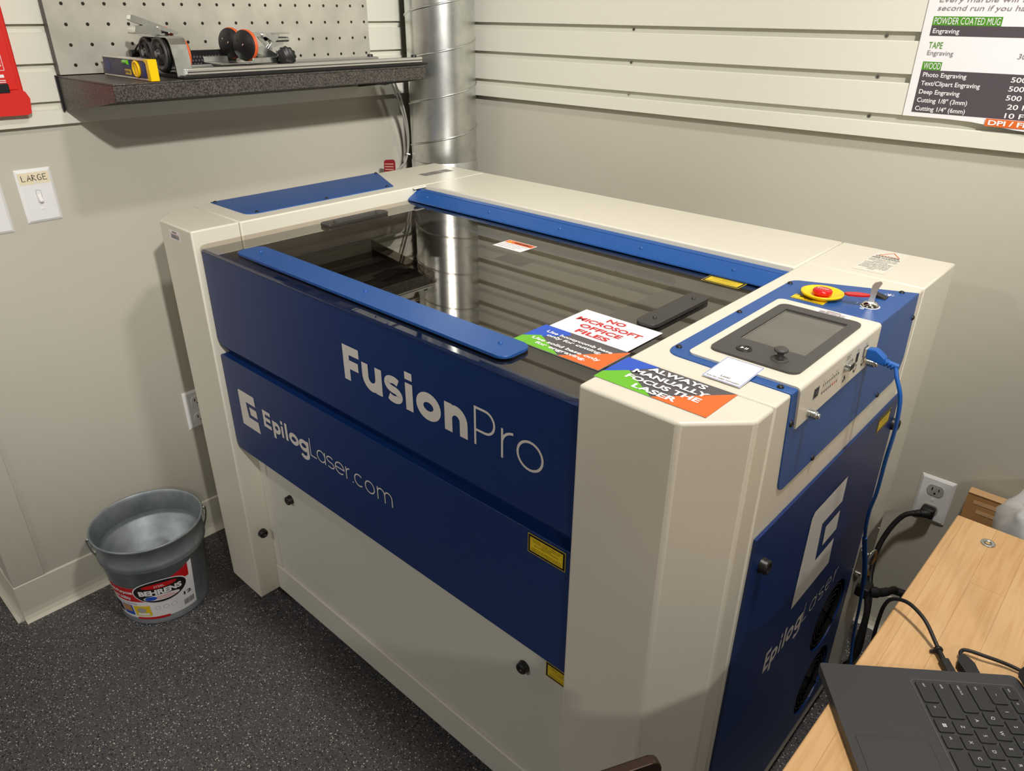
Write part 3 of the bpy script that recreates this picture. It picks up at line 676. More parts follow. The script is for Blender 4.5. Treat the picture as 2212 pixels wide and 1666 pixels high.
mb = MB(); mb.lathe([(0.0115, 0), (0.0115, 0.001), (0.0095, 0.0016), (0.009, 0.0004), (0.0045, 0.0004), (0.004, 0.006), (0.0050, 0.010), (0.0088, 0.0115), (0.0092, 0.0135), (0.0075, 0.0152), (0.0001, 0.0146)], (1.3490, 0.2205, ZC+0.0032), (0, 0, 1), 'bezel', 28)
mb.build('joystick', CN)
barcode((1.308, 0.4255, ZC), (1, 0, 0), (0, 1, 0), 0.052, 0.0175, CN, 5)
# emergency stop
eo = (1.2900, 0.5035, H+0.0018)
mb = MB(); mb.lathe([(0.022, 0.0), (0.0305, 0.0045), (0.0325, 0.0070), (0.0325, 0.0085), (0.0312, 0.0092), (0.0280, 0.0078), (0.016, 0.0028), (0.0001, 0.0022)], eo, (0, 0, 1), 'yellow', 44)
mb.build('stop_collar', CP)
mb = MB(); mb.lathe([(0.011, 0.0022), (0.011, 0.005), (0.0148, 0.0062), (0.0150, 0.0105), (0.0135, 0.0125), (0.008, 0.0136), (0.0001, 0.0138)], eo, (0, 0, 1), 'red', 32)
mb.text('STOP', (1.2900, 0.5010, H+0.0018+0.0133), (1, 0, 0), (0, 1, 0), 0.0048, 'white', width=0.017, align='C', lift=0.0006)
mb.build('stop_button', CP)['label'] = 'red mushroom button in a yellow cup'
mb = MB(); x0, x1, y0, y1 = 1.2545, 1.3065, 0.4665, 0.489
mb.quad((x0, y0, H+.0021), (x1, y0, H+.0021), (x1, y1, H+.0021), (x0, y1, H+.0021), 'yl')
for i in range(12):
    for (ya, yb) in ((y0, y0+0.0055), (y1-0.0055, y1)):
        x = x0+0.0005+i*0.0045
        if x+0.0055 < x1: mb.quad((x, ya, H+.0023), (x+0.0016, ya, H+.0023), (x+0.0052, yb, H+.0023), (x+0.0036, yb, H+.0023), 'lb')
mb.text('EMERGENCY', (1.2805, 0.4785, H+.0021), (1, 0, 0), (0, 1, 0), 0.0042, 'lb', width=0.032, align='C', bold=0.02)
mb.text('STOP', (1.2805, 0.4728, H+.0021), (1, 0, 0), (0, 1, 0), 0.0042, 'lb', width=0.014, align='C', bold=0.02)
mb.build('stop_label', CP)
# key lock, rocker, bulb symbol
lx, ly = 1.3610, 0.5140
mb = MB(); mb.lathe([(0.0145, 0), (0.0145, 0.0003), (0.0001, 0.0003)], (lx, ly, H+.0018), (0, 0, 1), 'white', 32)
mb.lathe([(0.0128, 0.0003), (0.0125, 0.003), (0.009, 0.006), (0.006, 0.007), (0.0001, 0.0068)], (lx, ly, H+.0018), (0, 0, 1), 'chrome', 32)
mb.build('key_switch', CP)
mb = MB(); mb.ring(round_poly([(lx-0.0085, ly-0.0215), (lx-0.0025, ly-0.0215), (lx-0.0025, ly-0.016), (lx-0.0085, ly-0.016)], 0.0025, 4), round_poly([(lx-0.0073, ly-0.0203), (lx-0.0037, ly-0.0203), (lx-0.0037, ly-0.0172), (lx-0.0073, ly-0.0172)], 0.0014, 4), 'z', H+.0018, H+.0022, 'white')
mb.box(lx-0.020, lx-0.019, ly-0.002, ly+0.003, H+.0018, H+.0022, 'white'); mb.build('key_switch_marks', CP)
mb = MB(); mb.box(1.3505, 1.3695, 0.5565, 0.5740, H+.0018, H+.0032, 'black', 0.0005)
mb.faces([(1.352, 0.558, H+.0032), (1.368, 0.558, H+.0032), (1.368, 0.5725, H+.0032), (1.352, 0.5725, H+.0032), (1.352, 0.558, H+.0075), (1.352, 0.5725, H+.0075)], [(0, 1, 4), (3, 5, 2), (0, 4, 5, 3), (4, 1, 2, 5)], 'black')
mb.build('rocker_switch', CP)
mb = MB()
for k in range(7):
    a = math.radians(-30+40*k); c = Vector((1.3665, 0.5865)); d = Vector((math.cos(a), math.sin(a))); n_ = Vector((-d.y, d.x))*0.0004
    p1, p2 = c+d*0.0045, c+d*0.0078
    mb.faces([(q.x, q.y, H+.0021) for q in (p1+n_, p1-n_, p2-n_, p2+n_)], [(0, 1, 2, 3)], 'white')
mb.lathe([(0.003, 0), (0.0001, 0)], (1.3665, 0.5865, H+.0021), (0, 0, 1), 'white', 16); mb.box(1.3650, 1.3680, 0.5815, 0.584, H+.0018, H+.0021, 'white')
mb.build('lamp_symbol', CP)
# ports on the console's side
XP = W+k0
def sd(mb, y0, y1, z0, z1, m, d=0.0004): mb.box(XP-0.0005, XP+d, y0, y1, z0, z1, m)
mb = MB(); sd(mb, 0.2145, 0.2300, 1.0125, 1.0265, 'grey', 0.0006); sd(mb, 0.2160, 0.2285, 1.0140, 1.0255, 'lb', 0.0008); sd(mb, 0.219, 0.2255, 1.017, 1.0225, 'cgrey', 0.001); mb.build('square_port', CN)
mb = MB(); sd(mb, 0.3560, 0.3655, 1.0135, 1.0285, 'grey', 0.0006); sd(mb, 0.3572, 0.3643, 1.0150, 1.0272, 'lb', 0.0008); mb.build('usb_port', CN)
mb = MB(); sd(mb, 0.3850, 0.4000, 1.0125, 1.0285, 'grey', 0.0008); sd(mb, 0.3865, 0.3985, 1.0140, 1.0270, 'lb', 0.0010); mb.build('network_port', CN)
mb = MB(); mb.box(XP-0.0005, XP+0.0012, 0.3120, 0.3430, 1.0145, 1.0265, 'steel', 0.0005); mb.prism(round_poly([(0.3185, 1.0255), (0.3195, 1.0155), (0.3355, 1.0155), (0.3365, 1.0255)], 0.002), 'x', XP, XP+0.0062, 'steel', 0.0005)
for y in (0.3150, 0.3400): mb.cyl((XP+0.001, y, 1.0205), (1, 0, 0), 0.0022, 0.0045, 'steel', 6)
mb.box(XP+0.006, XP+0.0064, 0.3200, 0.3350, 1.0170, 1.0240, 'lb'); mb.build('serial_port', CN)
for y, z in ((0.3620, 1.0045), (0.3915, 1.0045)):
    mb = MB(); mb.ring([(y-0.0055, z-0.0035), (y+0.0055, z-0.0035), (y+0.0055, z+0.0045), (y-0.0055, z+0.0045)], [(y-0.0048, z-0.0028), (y+0.0048, z-0.0028), (y+0.0048, z+0.0038), (y-0.0048, z+0.0038)], 'x', XP, XP+0.0003, 'lb')
    sd(mb, y-0.0025, y+0.0025, z-0.0065, z-0.0035, 'lb', 0.0003); mb.build('computer_icon', CN)
mb = MB()
for dy, dz in ((0, 0), (0.005, 0.002), (0.002, 0.0055)):
    mb.lathe([(0.0024, 0), (0.0001, 0)], (XP+0.0003, 0.3215+dy, 0.9995+dz), (1, 0, 0), 'lb', 12)
mb.build('fan_icon', CN)
for s_, y, z, w_ in (('REMOTE', 0.3235, 1.0345, 0.014), ('CONTROL', 0.3235, 1.0305, 0.016), ('USB', 0.3608, 1.0310, 0.007), ('NET', 0.3925, 1.0310, 0.007)):
    MB().text(s_, (XP, y, z), (0, 1, 0), (0, 0, 1), 0.0026, 'lb', width=w_, align='C').build('lettering', CN)
for k in range(8):
    y = 0.2440+k*0.0070; mb = MB()
    sd(mb, y, y+0.0018, 1.0195, 1.0230, 'lb', 0.0003); sd(mb, y+0.0005, y+0.0009, 1.0115, 1.0195, 'ptext', 0.0002)
    sd(mb, y-0.0008, y+0.0022, 1.0085, 1.0118, 'cgrey' if k not in (5, 6) else 'cred', 0.0003)
    if k % 3 != 2: mb.text('IO'[k % 2], (XP, y, 1.0255), (0, 1, 0), (0, 0, 1), 0.0026, 'lb', width=0.0012)
    mb.build('status_light', CN)
for y, z in ((0.2090, 0.9955), (0.4150, 0.9960)):
    mb = MB(); mb.cyl((XP, y, z), (1, 0, 0), 0.0052, 0.012, 'steel', 20, 0.0008)
    for i in range(3): mb.lathe([(0.0056, 0.003+i*0.003), (0.0056, 0.0045+i*0.003)], (XP, y, z), (1, 0, 0), 'steel', 20)
    mb.cyl((XP+0.012, y, z), (1, 0, 0), 0.0035, 0.003, 'steel', 16, 0.0006); mb.build('thumb_screw', CN)
# blue lower side panel with logo, lettering and fan openings
fan_c = [(0.5830, 0.3870), (0.5860, 0.2060)]; FR = 0.078
bm_ = bmesh.new()
SP = [(0.119, 0.845), (0.674, 0.845), (0.700, 0.100), (0.120, 0.100)]
def panel_with_holes():
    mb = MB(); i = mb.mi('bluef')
    for t in (W+0.0005, W+0.0045):
        es = []
        for loop in [SP]+[[(c[0]+FR*math.cos(2*PI*k/40), c[1]+FR*math.sin(2*PI*k/40)) for k in range(40)] for c in fan_c]:
            vs = [mb.bm.verts.new((t, u, v)) for u, v in loop]
            es += [mb.bm.edges.new((vs[k], vs[(k+1) % len(vs)])) for k in range(len(vs))]
        for f in bmesh.ops.triangle_fill(mb.bm, edges=es, use_beauty=True)['geom']:
            if isinstance(f, bmesh.types.BMFace): f.material_index = i
    def wall(loop):
        n = len(loop); mb.faces([(W+0.0005, u, v) for u, v in loop]+[(W+0.0045, u, v) for u, v in loop], [(k, (k+1) % n, n+(k+1) % n, n+k) for k in range(n)], 'bluef')
    wall(SP)
    for c in fan_c: wall([(c[0]+FR*math.cos(2*PI*k/40), c[1]+FR*math.sin(2*PI*k/40)) for k in range(40)])
    return mb
bm_.free()
SPN = pt(panel_with_holes(), 'side_panel', label='blue lower side panel with logo and fan openings')
PS = lambda u, v: (W+0.0049+LIFT[0], u, v)
mb = MB(); logo(mb, PS, 0.329, 0.478, 0.581, 0.772); mb.build('logo', SPN)
mb = MB()
strokes(mb, 'Epilog', [(0.256, 0.276), (0.280, 0.308), (0.313, 0.3195), (0.327, 0.3335), (0.340, 0.370), (0.374, 0.404)], 0.495, 0.524, 0.540, 0.0085, PS, 'decal')
strokes(mb, 'Laser', [(0.408, 0.428), (0.436, 0.464), (0.475, 0.500), (0.507, 0.535), (0.548, 0.566)], 0.495, 0.524, 0.540, 0.0026, PS, 'decal')
mb.build('lettering', SPN)
for (cy, cz) in fan_c:
    mb = MB(); mb.lathe([(FR, 0.003), (FR+0.0005, -0.0004), (0.0001, -0.0004)], (W+0.0008, cy, cz), (1, 0, 0), 'void', 40)  # black disc paints the shade of an open fan recess
    for r in (0.018, 0.030, 0.042, 0.054, 0.066):
        mb.lathe([(r, 0.0012), (r+0.0013, 0.0022), (r+0.0026, 0.0012)], (W+0.0008, cy, cz), (1, 0, 0), 'blackm', 36)
    for a in range(4):
        th = a*PI/2+PI/4; d = Vector((0, math.cos(th), math.sin(th)))
        mb.tube([Vector((W+0.003, cy, cz))+d*0.012, Vector((W+0.003, cy, cz))+d*0.075], 0.0012, 'void', 6, False)
    mb.cyl((W+0.0005, cy, cz), (1, 0, 0), 0.016, 0.003, 'void', 24); mb.build('fan_grille', SPN)
warn_label((W+0.0045, 0.574, 0.803), (0, 1, 0), (0, 0, 1), 0.064, 0.030, SPN)
# power inlet plate, latches at the rear of the right side
mb = MB(); mb.prism([(0.722, 0.40), (0.722, 0.470), (0.735, 0.482), (0.842, 0.482), (0.842, 0.360), (0.75, 0.360)], 'x', W, W+0.002, 'grey', 0.0005, 1)
for y, z in ((0.733, 0.455), (0.834, 0.455)): mb.cyl((W+0.002, y, z), (1, 0, 0), 0.003, 0.002, 'chrome', 12)
pt(mb, 'inlet_plate')
for y, z in ((0.765, 0.428), (0.740, 0.392)):
    mb = MB(); mb.cyl((W+0.002, y, z), (1, 0, 0), 0.006, 0.016, 'chrome', 16); mb.lathe([(0.0001, 0), (0.017, 0), (0.018, 0.002), (0.017, 0.004), (0.0001, 0.004)], (W+0.016, y, z), (1, -0.25, 0.1), 'chrome', 28)
    pt(mb, 'latch_knob')

# ================================================================== signs taped to the laser
def grp(pts): return pts
def card_bg(mb, x0, x1, y0, y1, z, fx):
    """blue corner, green left, orange bottom right over grey"""
    X = lambda u: x0+u*(x1-x0)
    Y = lambda v: y0+v*(y1-y0)
    mb.box(x0, x1, y0, y1, z, z+0.0006, 'white'); t = z+0.0006
    def poly(p, m, l): mb.faces([(X(u), Y(v), t+l) for u, v in p], [tuple(range(len(p)))], m)
    poly([(0, 0), (1, 0), (1, 1), (0, 1)], 'cgrey', 0.0002)
    poly(fx[0], 'cblue', 0.0004); poly(fx[1], 'green', 0.0005); poly(fx[2], 'orange', 0.0006)
    return t+0.0007
sg = thing('office_sign', 'white card on the lid glass with red block capitals', 'sign', (1.078, 0.2185, GZ+0.0012), 'cards taped on the laser')
MB().box(1.0065, 1.1500, 0.1725, 0.2660, GZ+0.0012, GZ+0.0018, 'white').build('card', sg)
mb = MB(); zc = GZ+0.0018
for s, y, w_ in (('NO', 0.2425, 0.033), ('MICROSOFT', 0.2215, 0.118), ('OFFICE', 0.2005, 0.076), ('FILES', 0.1795, 0.059)):
    mb.text(s, (1.078, y, zc), (1, 0, 0), (0, 1, 0), 0.0132, 'cred', width=w_, bold=0.03, align='C', lift=0.0005)
mb.build('lettering', sg)
sg = thing('base_sign', 'blue, green and orange card on the lid glass about honeycomb and solid bases', 'sign', (1.077, 0.136, GZ), 'cards taped on the laser')
mb = MB(); t = card_bg(mb, 0.999, 1.155, 0.0965, 0.1735, GZ+0.0002, ([(0, 0.30), (0.16, 0.46), (0.36, 0.88), (0.30, 1), (0, 1)], [(0, 0), (0.55, 0), (0.14, 0.52), (0, 0.28)], [(0.55, 0), (1, 0), (1, 1)]))
mb.build('card', sg)
mb = MB()
for s, y, w_ in (('Use honeycomb base', 0.1500, 0.120), ('only for cutting.', 0.1385, 0.100), ('Use solid base only', 0.1180, 0.124), ('for engraving.', 0.1065, 0.092)):
    mb.text(s, (1.078, y, t), (1, 0, 0), (0, 1, 0), 0.0082, 'white', width=w_, bold=0.028, align='C', lift=0.0003)
mb.build('lettering', sg)
sg = thing('focus_sign', 'blue, green and orange card on the right corner post about manual focus', 'sign', (1.2735, 0.067, H), 'cards taped on the laser')
mb = MB(); t = card_bg(mb, 1.1960, 1.3515, 0.0295, 0.1050, H+0.0002, ([(0, 0.22), (0.15, 0.55), (0.31, 1), (0, 1)], [(0, 0), (0.53, 0), (0.15, 0.57), (0, 0.26)], [(0.53, 0), (1, 0), (1, 1)]))
mb.build('card', sg)
mb = MB()
for s, y, w_ in (('ALWAYS', 0.0880, 0.080), ('MANUALLY', 0.0705, 0.104), ('FOCUS THE', 0.0530, 0.102), ('LASER', 0.0355, 0.060)):
    mb.text(s, (1.2765, y, t), (1, 0, 0), (0, 1, 0), 0.0116, 'white', width=w_, bold=0.035, align='C', lift=0.0003)
mb.build('lettering', sg)
sg = thing('instruction_card', 'small white card with thin blue border at the front of the control console', 'sign', (1.320, 0.1545, H+0.002), 'cards taped on the laser')
ct_ = math.atan2(k0-0.0018, 0.060); XC = Matrix.Translation((1.320, 0.1210, H+0.0022)) @ Matrix.Rotation(ct_, 4, 'X')
MB().box(-0.0255, 0.0255, 0, 0.0645, 0, 0.0005, 'white', xf=XC).build('card', sg)
mb = MB(); RC = XC.to_3x3()
mb.text('Laser', XC @ Vector((0, 0.0110, 0.0005)), RC @ Vector((1, 0, 0)), RC @ Vector((0, 1, 0)), 0.0045, 'lb', align='C', width=0.013)
mb.text('Scan for video instruction', XC @ Vector((0, 0.0040, 0.0005)), RC @ Vector((1, 0, 0)), RC @ Vector((0, 1, 0)), 0.0034, 'lb', align='C', width=0.044)
mb.build('lettering', sg)
mb = MB()
for u0_, u1_, v0_, v1_ in ((-0.025, 0.025, 0.0005, 0.0011), (-0.025, 0.025, 0.0634, 0.0640), (-0.025, -0.0244, 0.0011, 0.0634), (0.0244, 0.025, 0.0011, 0.0634)):
    mb.box(u0_, u1_, v0_, v1_, 0.0004, 0.0007, 'cblue', xf=XC)
bmesh.ops.remove_doubles(mb.bm, verts=mb.bm.verts, dist=1e-6)
mb.build('border', sg)

# key with red head
ky = thing('key', 'steel key with a red tag standing in the lock beside the emergency stop', 'key', (lx, ly, H+0.008))
mb = MB(); R0 = Matrix.Translation((lx, ly, H+0.0075)) @ Matrix.Rotation(math.radians(30), 4, 'Z') @ Matrix.Rotation(math.radians(3), 4, 'Y') @ Matrix.Scale(0.9, 4)
mb.prism(round_poly([(-0.0055, 0.0), (0.0045, 0.0), (0.0050, 0.024), (0.0095, 0.036), (0.0065, 0.039), (-0.0015, 0.036), (-0.0050, 0.030)], 0.0015, 3), 'y', -0.0012, 0.0012, 'alu', 0.0004, 1, xf=R0)
mb.build('blade', ky)
mb = MB(); R1 = Matrix.Translation((lx-0.003, ly-0.001, H+0.0185)) @ Matrix.Rotation(math.radians(206), 4, 'Z') @ Matrix.Rotation(math.radians(3), 4, 'Y') @ Matrix.Scale(0.78, 4)
mb.prism(round_poly([(0.0, -0.004), (0.020, -0.011), (0.040, -0.010), (0.048, -0.004), (0.040, 0.006), (0.014, 0.009), (0.0, 0.005)], 0.003, 3), 'z', -0.0015, 0.0022, 'red', 0.0012, 2, xf=R1)
mb.build('key_tag', ky)

# blue network cable
EC = thing('network_cable', 'blue network cable hanging from the console port down the laser side', 'cable', (W+0.03, 0.40, 0.1))
E0 = Vector((XP, 0.3925, 1.0205))
path = [(XP+0.044, 0.3905, 1.0130), (1.452, 0.383, 1.000), (1.464, 0.380, 0.972), (1.467, 0.385, 0.925), (1.463, 0.400, 0.860), (1.455, 0.440, 0.780), (1.440, 0.500, 0.700), (1.432, 0.560, 0.610), (1.438, 0.610, 0.500), (1.440, 0.640, 0.400), (1.438, 0.680, 0.280), (1.452, 0.705, 0.12), (1.475, 0.69, 0.0035)]
MB().tube(path, 0.0029, 'eth', 12).build('cord', EC)
mb = MB(); mb.box(XP-0.002, XP+0.012, 0.3870, 0.3980, 1.0145, 1.0262, 'sock', 0.0008); mb.build('plug', EC)
mb = MB(); mb.prism([(XP+0.004, 1.0125), (XP+0.004, 1.0275), (XP+0.016, 1.0290), (XP+0.030, 1.0195), (XP+0.030, 1.0085)], 'y', 0.3855, 0.3985, 'eth', 0.002, 3)
for i in range(4):
    c = Vector((XP+0.027+i*0.0045, 0.3915-i*0.0004, 1.0140-i*0.0012)); mb.lathe([(0.0045, -0.0013), (0.0062-i*0.0004, -0.0011), (0.0062-i*0.0004, 0.0011), (0.0045, 0.0013)], c, (1, -0.05, -0.30), 'eth', 18)
mb.tube([(XP+0.024, 0.3915, 1.0150), (XP+0.048, 0.3903, 1.0115)], 0.0042, 'eth', 12, False); mb.build('boot', EC)
mb = MB()
mb.tube(catmull(path, 8)[56:68], 0.0044, 'eth', 8, False); mb.build('twist_wrap', EC)

# ================================================================== behind the laser: duct, cables, tag
DX, DY, DR = -0.090, 0.9715, 0.1005
dt = thing('exhaust_duct', 'shiny galvanised spiral exhaust duct rising in the room corner', 'duct', (DX, DY, 0.30))
MB().lathe([(DR, 0.30), (DR, 2.70)], (DX, DY, 0), (0, 0, 1), 'duct', 96).build('pipe', dt)
mb = MB(); pitch = 0.1195; pts = []
z = 0.34
N_ = 64
ph = math.radians(-52); zref = 1.2165
for i in range(int((2.66-0.34)/pitch*N_)):
    zz = 0.34+i*pitch/N_; th = ph+(zz-zref)/pitch*2*PI
    pts.append((DX+(DR+0.0004)*math.cos(th), DY+(DR+0.0004)*math.sin(th), zz))
mb.tube(pts, 0.0030, 'duct', 6, False); mb.build('seam', dt)
mb = MB(); mb.lathe([(DR+0.0015, 0.93), (DR+0.002, 1.028), (DR+0.0005, 1.030)], (DX, DY, 0), (0, 0, 1), 'duct', 64); mb.build('collar', dt)
gc = thing('cable_pair', 'two thin grey cables hanging from the shelf end beside the duct', 'cable', (-0.16, 0.87, 0.98))
for off in ((0, 0), (0.007, 0.006)):
    MB().tube([(-0.158+off[0], 0.820+off[1], 1.288), (-0.152+off[0], 0.833+off[1], 1.245), (-0.149+off[0], 0.848+off[1], 1.204), (-0.153+off[0]*.6, 0.872+off[1]*.6, 1.140), (-0.160+off[0]*.5, 0.884, 1.076), (-0.160, 0.872, 1.025), (-0.16, 0.835+off[1], 1.000), (-0.16, 0.80, 0.97), (-0.16, 0.79, 0.90)], 0.0032, 'gcab', 8).build('cord', gc)
mb = MB()
for y, z in ((0.846, 1.218), (0.880, 1.045)): mb.lathe([(0.0065, -0.002), (0.007, 0), (0.0065, 0.002)], (-0.155, y, z), (0, 0.3, 1), 'white', 12)
mb.build('cable_tie', gc)
rt = thing('warning_tag', 'small dark red tag poking up behind the left side of the laser', 'tag', (-0.15, 0.80, 0.97))
R2 = Matrix.Translation((-0.15, 0.798, 0.965)) @ Matrix.Rotation(math.radians(42), 4, 'Z')
mb = MB(); mb.prism(round_poly([(-0.018, 0.0), (0.018, 0.0), (0.019, 0.075), (-0.015, 0.073)], 0.008), 'y', -0.0006, 0.0006, 'dred', xf=R2); mb.build('tag_body', rt)
mb = MB()
for i in range(6): mb.text('WARNING', R2 @ Vector((-0.013, -0.0008, 0.060-i*0.008)), R2.to_3x3() @ Vector((1, 0, 0)), (0, 0, 1), 0.003, 'tape', width=0.026)
mb.build('lettering', rt)

# ================================================================== shelf, perforated panel and what stands on them
SY0, SY1, SX, SZ = -0.035, 0.768, 0.070, 1.3125
sh = thing('wall_shelf', 'hammered charcoal metal shelf on the left slat wall', 'shelf', (XW+0.02, 0.37, SZ-0.04))
mb = MB(); mb.box(XW+0.021, SX, SY0, SY1, SZ-0.004, SZ, 'hammer', 0.0012); mb.build('shelf_top', sh)
mb = MB(); mb.box(SX-0.003, SX, SY0, SY1, SZ-0.033, SZ-0.004, 'hammer', 0.001); mb.build('front_lip', sh)
for y in (SY0, SY1-0.003):
    mb = MB(); mb.prism([(XW+0.021, SZ-0.004), (XW+0.021, SZ-0.072), (-0.02, SZ-0.047), (SX-0.0035, SZ-0.033), (SX-0.0035, SZ-0.004)], 'y', y, y+0.003, 'hammer', 0.0006, 1); mb.build('end_bracket', sh)
mb = MB(); mb.box(XW+0.021, XW+0.027, SY0-0.004, SY0-0.0005, SZ-0.074, SZ+0.0, 'black'); mb.build('hanging_bracket', sh)
mb = MB(); mb.box(XW+0.0215, SX-0.0032, SY0+0.0035, SY1-0.0035, SZ-0.0345, SZ-0.0320, 'blackm'); mb.build('underside_panel', sh)
for x_ in (-0.165, -0.045):
    mb = MB(); mb.box(x_, x_+0.045, SY0+0.05, SY1-0.03, SZ-0.0375, SZ-0.0346, 'grey', 0.0008); mb.build('stiffening_rib', sh)
mb = MB(); mb.prism([(0.585, SZ-0.0345), (0.60, SZ-0.037), (0.66, SZ-0.045), (0.72, SZ-0.037), (0.765, SZ-0.034)], 'x', -0.02, 0.03, 'black'); mb.build('underside_clip', sh)
pg = thing('perforated_panel', 'scuffed perforated steel panel on the left slat wall above the shelf', 'panel', (XW+0.02, 0.4, SZ))
mb = MB(); mb.box(XW+0.0450, XW+0.0470, -0.034, 0.798, SZ+0.002, 2.05, 'peg'); mb.build('sheet', pg, origin=(0, 0, 0)); 
bpy.data.objects['sheet'].location = -Vector(pg.location)
mb = MB(); mb.box(XW+0.022, XW+0.0449, -0.034, -0.032, SZ+0.002, 2.05, 'bezel'); mb.build('folded_edge', pg)
mb = MB(); mb.box(XW+0.022, XW+0.0449, 0.796, 0.798, SZ+0.002, 2.05, 'bezel'); mb.build('folded_edge', pg)

# rotary attachment -------------------------------------------------
RZ = SZ+0.0005
ro = thing('rotary_attachment', 'aluminium rotary engraving attachment with belt wheels and orange-rimmed rollers on the shelf', 'rotary attachment', (0.0, 0.45, RZ))
def rp_(mb, name, label=None):
    o = mb.build(name, ro)
    if label: o['label'] = label
    return o
mb = MB(); mb.box(-0.125, 0.060, 0.112, 0.785, RZ, RZ+0.0065, 'black', 0.001); rp_(mb, 'base_plate')
for x0, x1, y1 in ((0.036, 0.056, 0.770), (-0.060, -0.040, 0.700)):
    mb = MB(); mb.box(x0, x1, 0.125, y1, RZ+0.0068, RZ+0.0190, 'alu', 0.001)
    mb.box(x1, x1+0.0005, 0.125, y1, RZ+0.0110, RZ+0.0135, 'bezel'); mb.box(x0+0.006, x0+0.010, 0.125, y1, RZ+0.0188, RZ+0.0193, 'bezel')
    rp_(mb, 'rail')
for x, y in ((0.047, 0.748), (-0.050, 0.680)):
    mb = MB(); mb.cyl((x, y, RZ+0.019), (0, 0, 1), 0.0075, 0.006, 'black', 18, 0.001); rp_(mb, 'end_knob')
# headstock: curved steel cover over belt wheels that turn about the rail direction
mb = MB()
outer_ = [(-0.105, SZ+0.0800), (0.020, SZ+0.0800), (0.030, SZ+0.0765), (0.0365, SZ+0.065), (0.041, SZ+0.040), (0.0445, SZ+0.004)]
inner_ = [(0.0415, SZ+0.004), (0.0380, SZ+0.040), (0.0335, SZ+0.064), (0.028, SZ+0.0740), (0.019, SZ+0.0775), (-0.105, SZ+0.0775)]
mb.prism(outer_+inner_, 'y', 0.108, 0.142, 'steel'); o = mb.build('headstock_cover', ro); o['label'] = 'curved brushed steel cover'
mb = MB(); mb.prism([(-0.150, SZ+0.076), (0.020, SZ+0.0775), (0.0335, SZ+0.064), (0.038, SZ+0.040), (0.0415, SZ+0.004), (-0.105, SZ+0.004), (-0.118, SZ+0.030), (-0.140, SZ+0.055)], 'y', 0.136, 0.139, 'steel', 0.0005, 1); rp_(mb, 'headstock_plate')
def wheel(o, ax, r, wd, mrim, mface):
    mb = MB(); mb.lathe([(0.0001, 0), (r*0.97, 0), (r, 0.001), (r, wd-0.001), (r*0.97, wd), (r*0.84, wd), (r*0.80, wd-0.003), (r*0.30, wd-0.003), (r*0.28, wd+0.001), (0.0001, wd+0.001)], o, ax, mface, 36)
    if mrim:
        for i in range(2): mb.lathe([(r, 0.001+i*wd*.42), (r+0.0022, 0.002+i*wd*.42), (r+0.0022, wd*.36+i*wd*.42), (r, wd*.42+i*wd*.42)], o, ax, mrim, 36)
    return mb
for cx_, cz_, r_, y_ in ((-0.020, SZ+0.0455, 0.0335, 0.118), (-0.088, SZ+0.046, 0.0305, 0.120)):
    w_ = wheel((cx_, y_, cz_), (0, -1, 0), r_, 0.013, None, 'bezel')
    for k in range(3):
        a_ = k*2*PI/3+0.6; w_.prism(round_poly([(cx_+math.cos(a_-0.42)*r_*0.42, cz_+math.sin(a_-0.42)*r_*0.42), (cx_+math.cos(a_-0.52)*r_*0.72, cz_+math.sin(a_-0.52)*r_*0.72), (cx_+math.cos(a_+0.52)*r_*0.72, cz_+math.sin(a_+0.52)*r_*0.72), (cx_+math.cos(a_+0.42)*r_*0.42, cz_+math.sin(a_+0.42)*r_*0.42)], 0.003), 'y', y_-0.0135, y_-0.0095, 'rubber')
    w_.cyl((cx_, y_-0.013, cz_), (0, -1, 0), 0.0065, 0.006, 'grey', 16); rp_(w_, 'belt_wheel')
mb = MB()
mb.lathe([(0.0335, 0), (0.0360, 0.0005), (0.0360, 0.008), (0.0335, 0.0085)], (-0.020, 0.117, SZ+0.0455), (0, -1, 0), 'rubber', 40)
mb.tube([(-0.148, 0.112, SZ+0.049), (-0.098, 0.112, SZ+0.075), (-0.055, 0.113, SZ+0.076), (-0.02, 0.113, SZ+0.081)], 0.0018, 'rubber', 6, False)
rp_(mb, 'drive_belt')
mb = MB(); mb.cyl((-0.148, 0.120, SZ+0.042), (0, -1, 0), 0.0075, 0.020, 'black', 16); rp_(mb, 'motor_pulley')
mb = MB()
for x, z in ((-0.142, 0.074), (-0.118, 0.070)): mb.cyl((x, 0.136, SZ+z), (0, -1, 0), 0.0045, 0.006, 'chrome', 10)
rp_(mb, 'plate_bolt')
# toggle clamp
mb = MB(); mb.prism(round_poly([(0.066, SZ+0.084), (0.068, SZ+0.094), (0.074, SZ+0.099), (0.118, SZ+0.1005), (0.122, SZ+0.084)], 0.003), 'x', -0.06, -0.022, 'steel', 0.001, 1); mb.cyl((-0.022, 0.117, SZ+0.095), (1, 0, 0), 0.0035, 0.003, 'chrome', 12); mb.box(-0.058, -0.024, 0.100, 0.128, SZ+0.081, SZ+0.0845, 'steel'); rp_(mb, 'clamp_base')
mb = MB(); xf = Matrix.Translation((-0.04, 0.068, SZ+0.117)) @ Matrix.Rotation(math.radians(-18), 4, 'X')
mb.prism(round_poly([(0.0, -0.008), (0.0, 0.0035), (0.03, 0.003), (0.098, -0.0005), (0.098, -0.006), (0.03, -0.010)], 0.003), 'x', -0.009, 0.009, 'steel', 0.001, 1, xf=xf); rp_(mb, 'clamp_lever')
mb = MB(); mb.cyl((-0.035, 0.122, SZ+0.088), (0, 1, 0), 0.004, 0.022, 'black', 12); mb.cyl((-0.035, 0.142, SZ+0.084), (0, 0.2, 1), 0.0035, 0.010, 'steel', 12); rp_(mb, 'clamp_bolt')
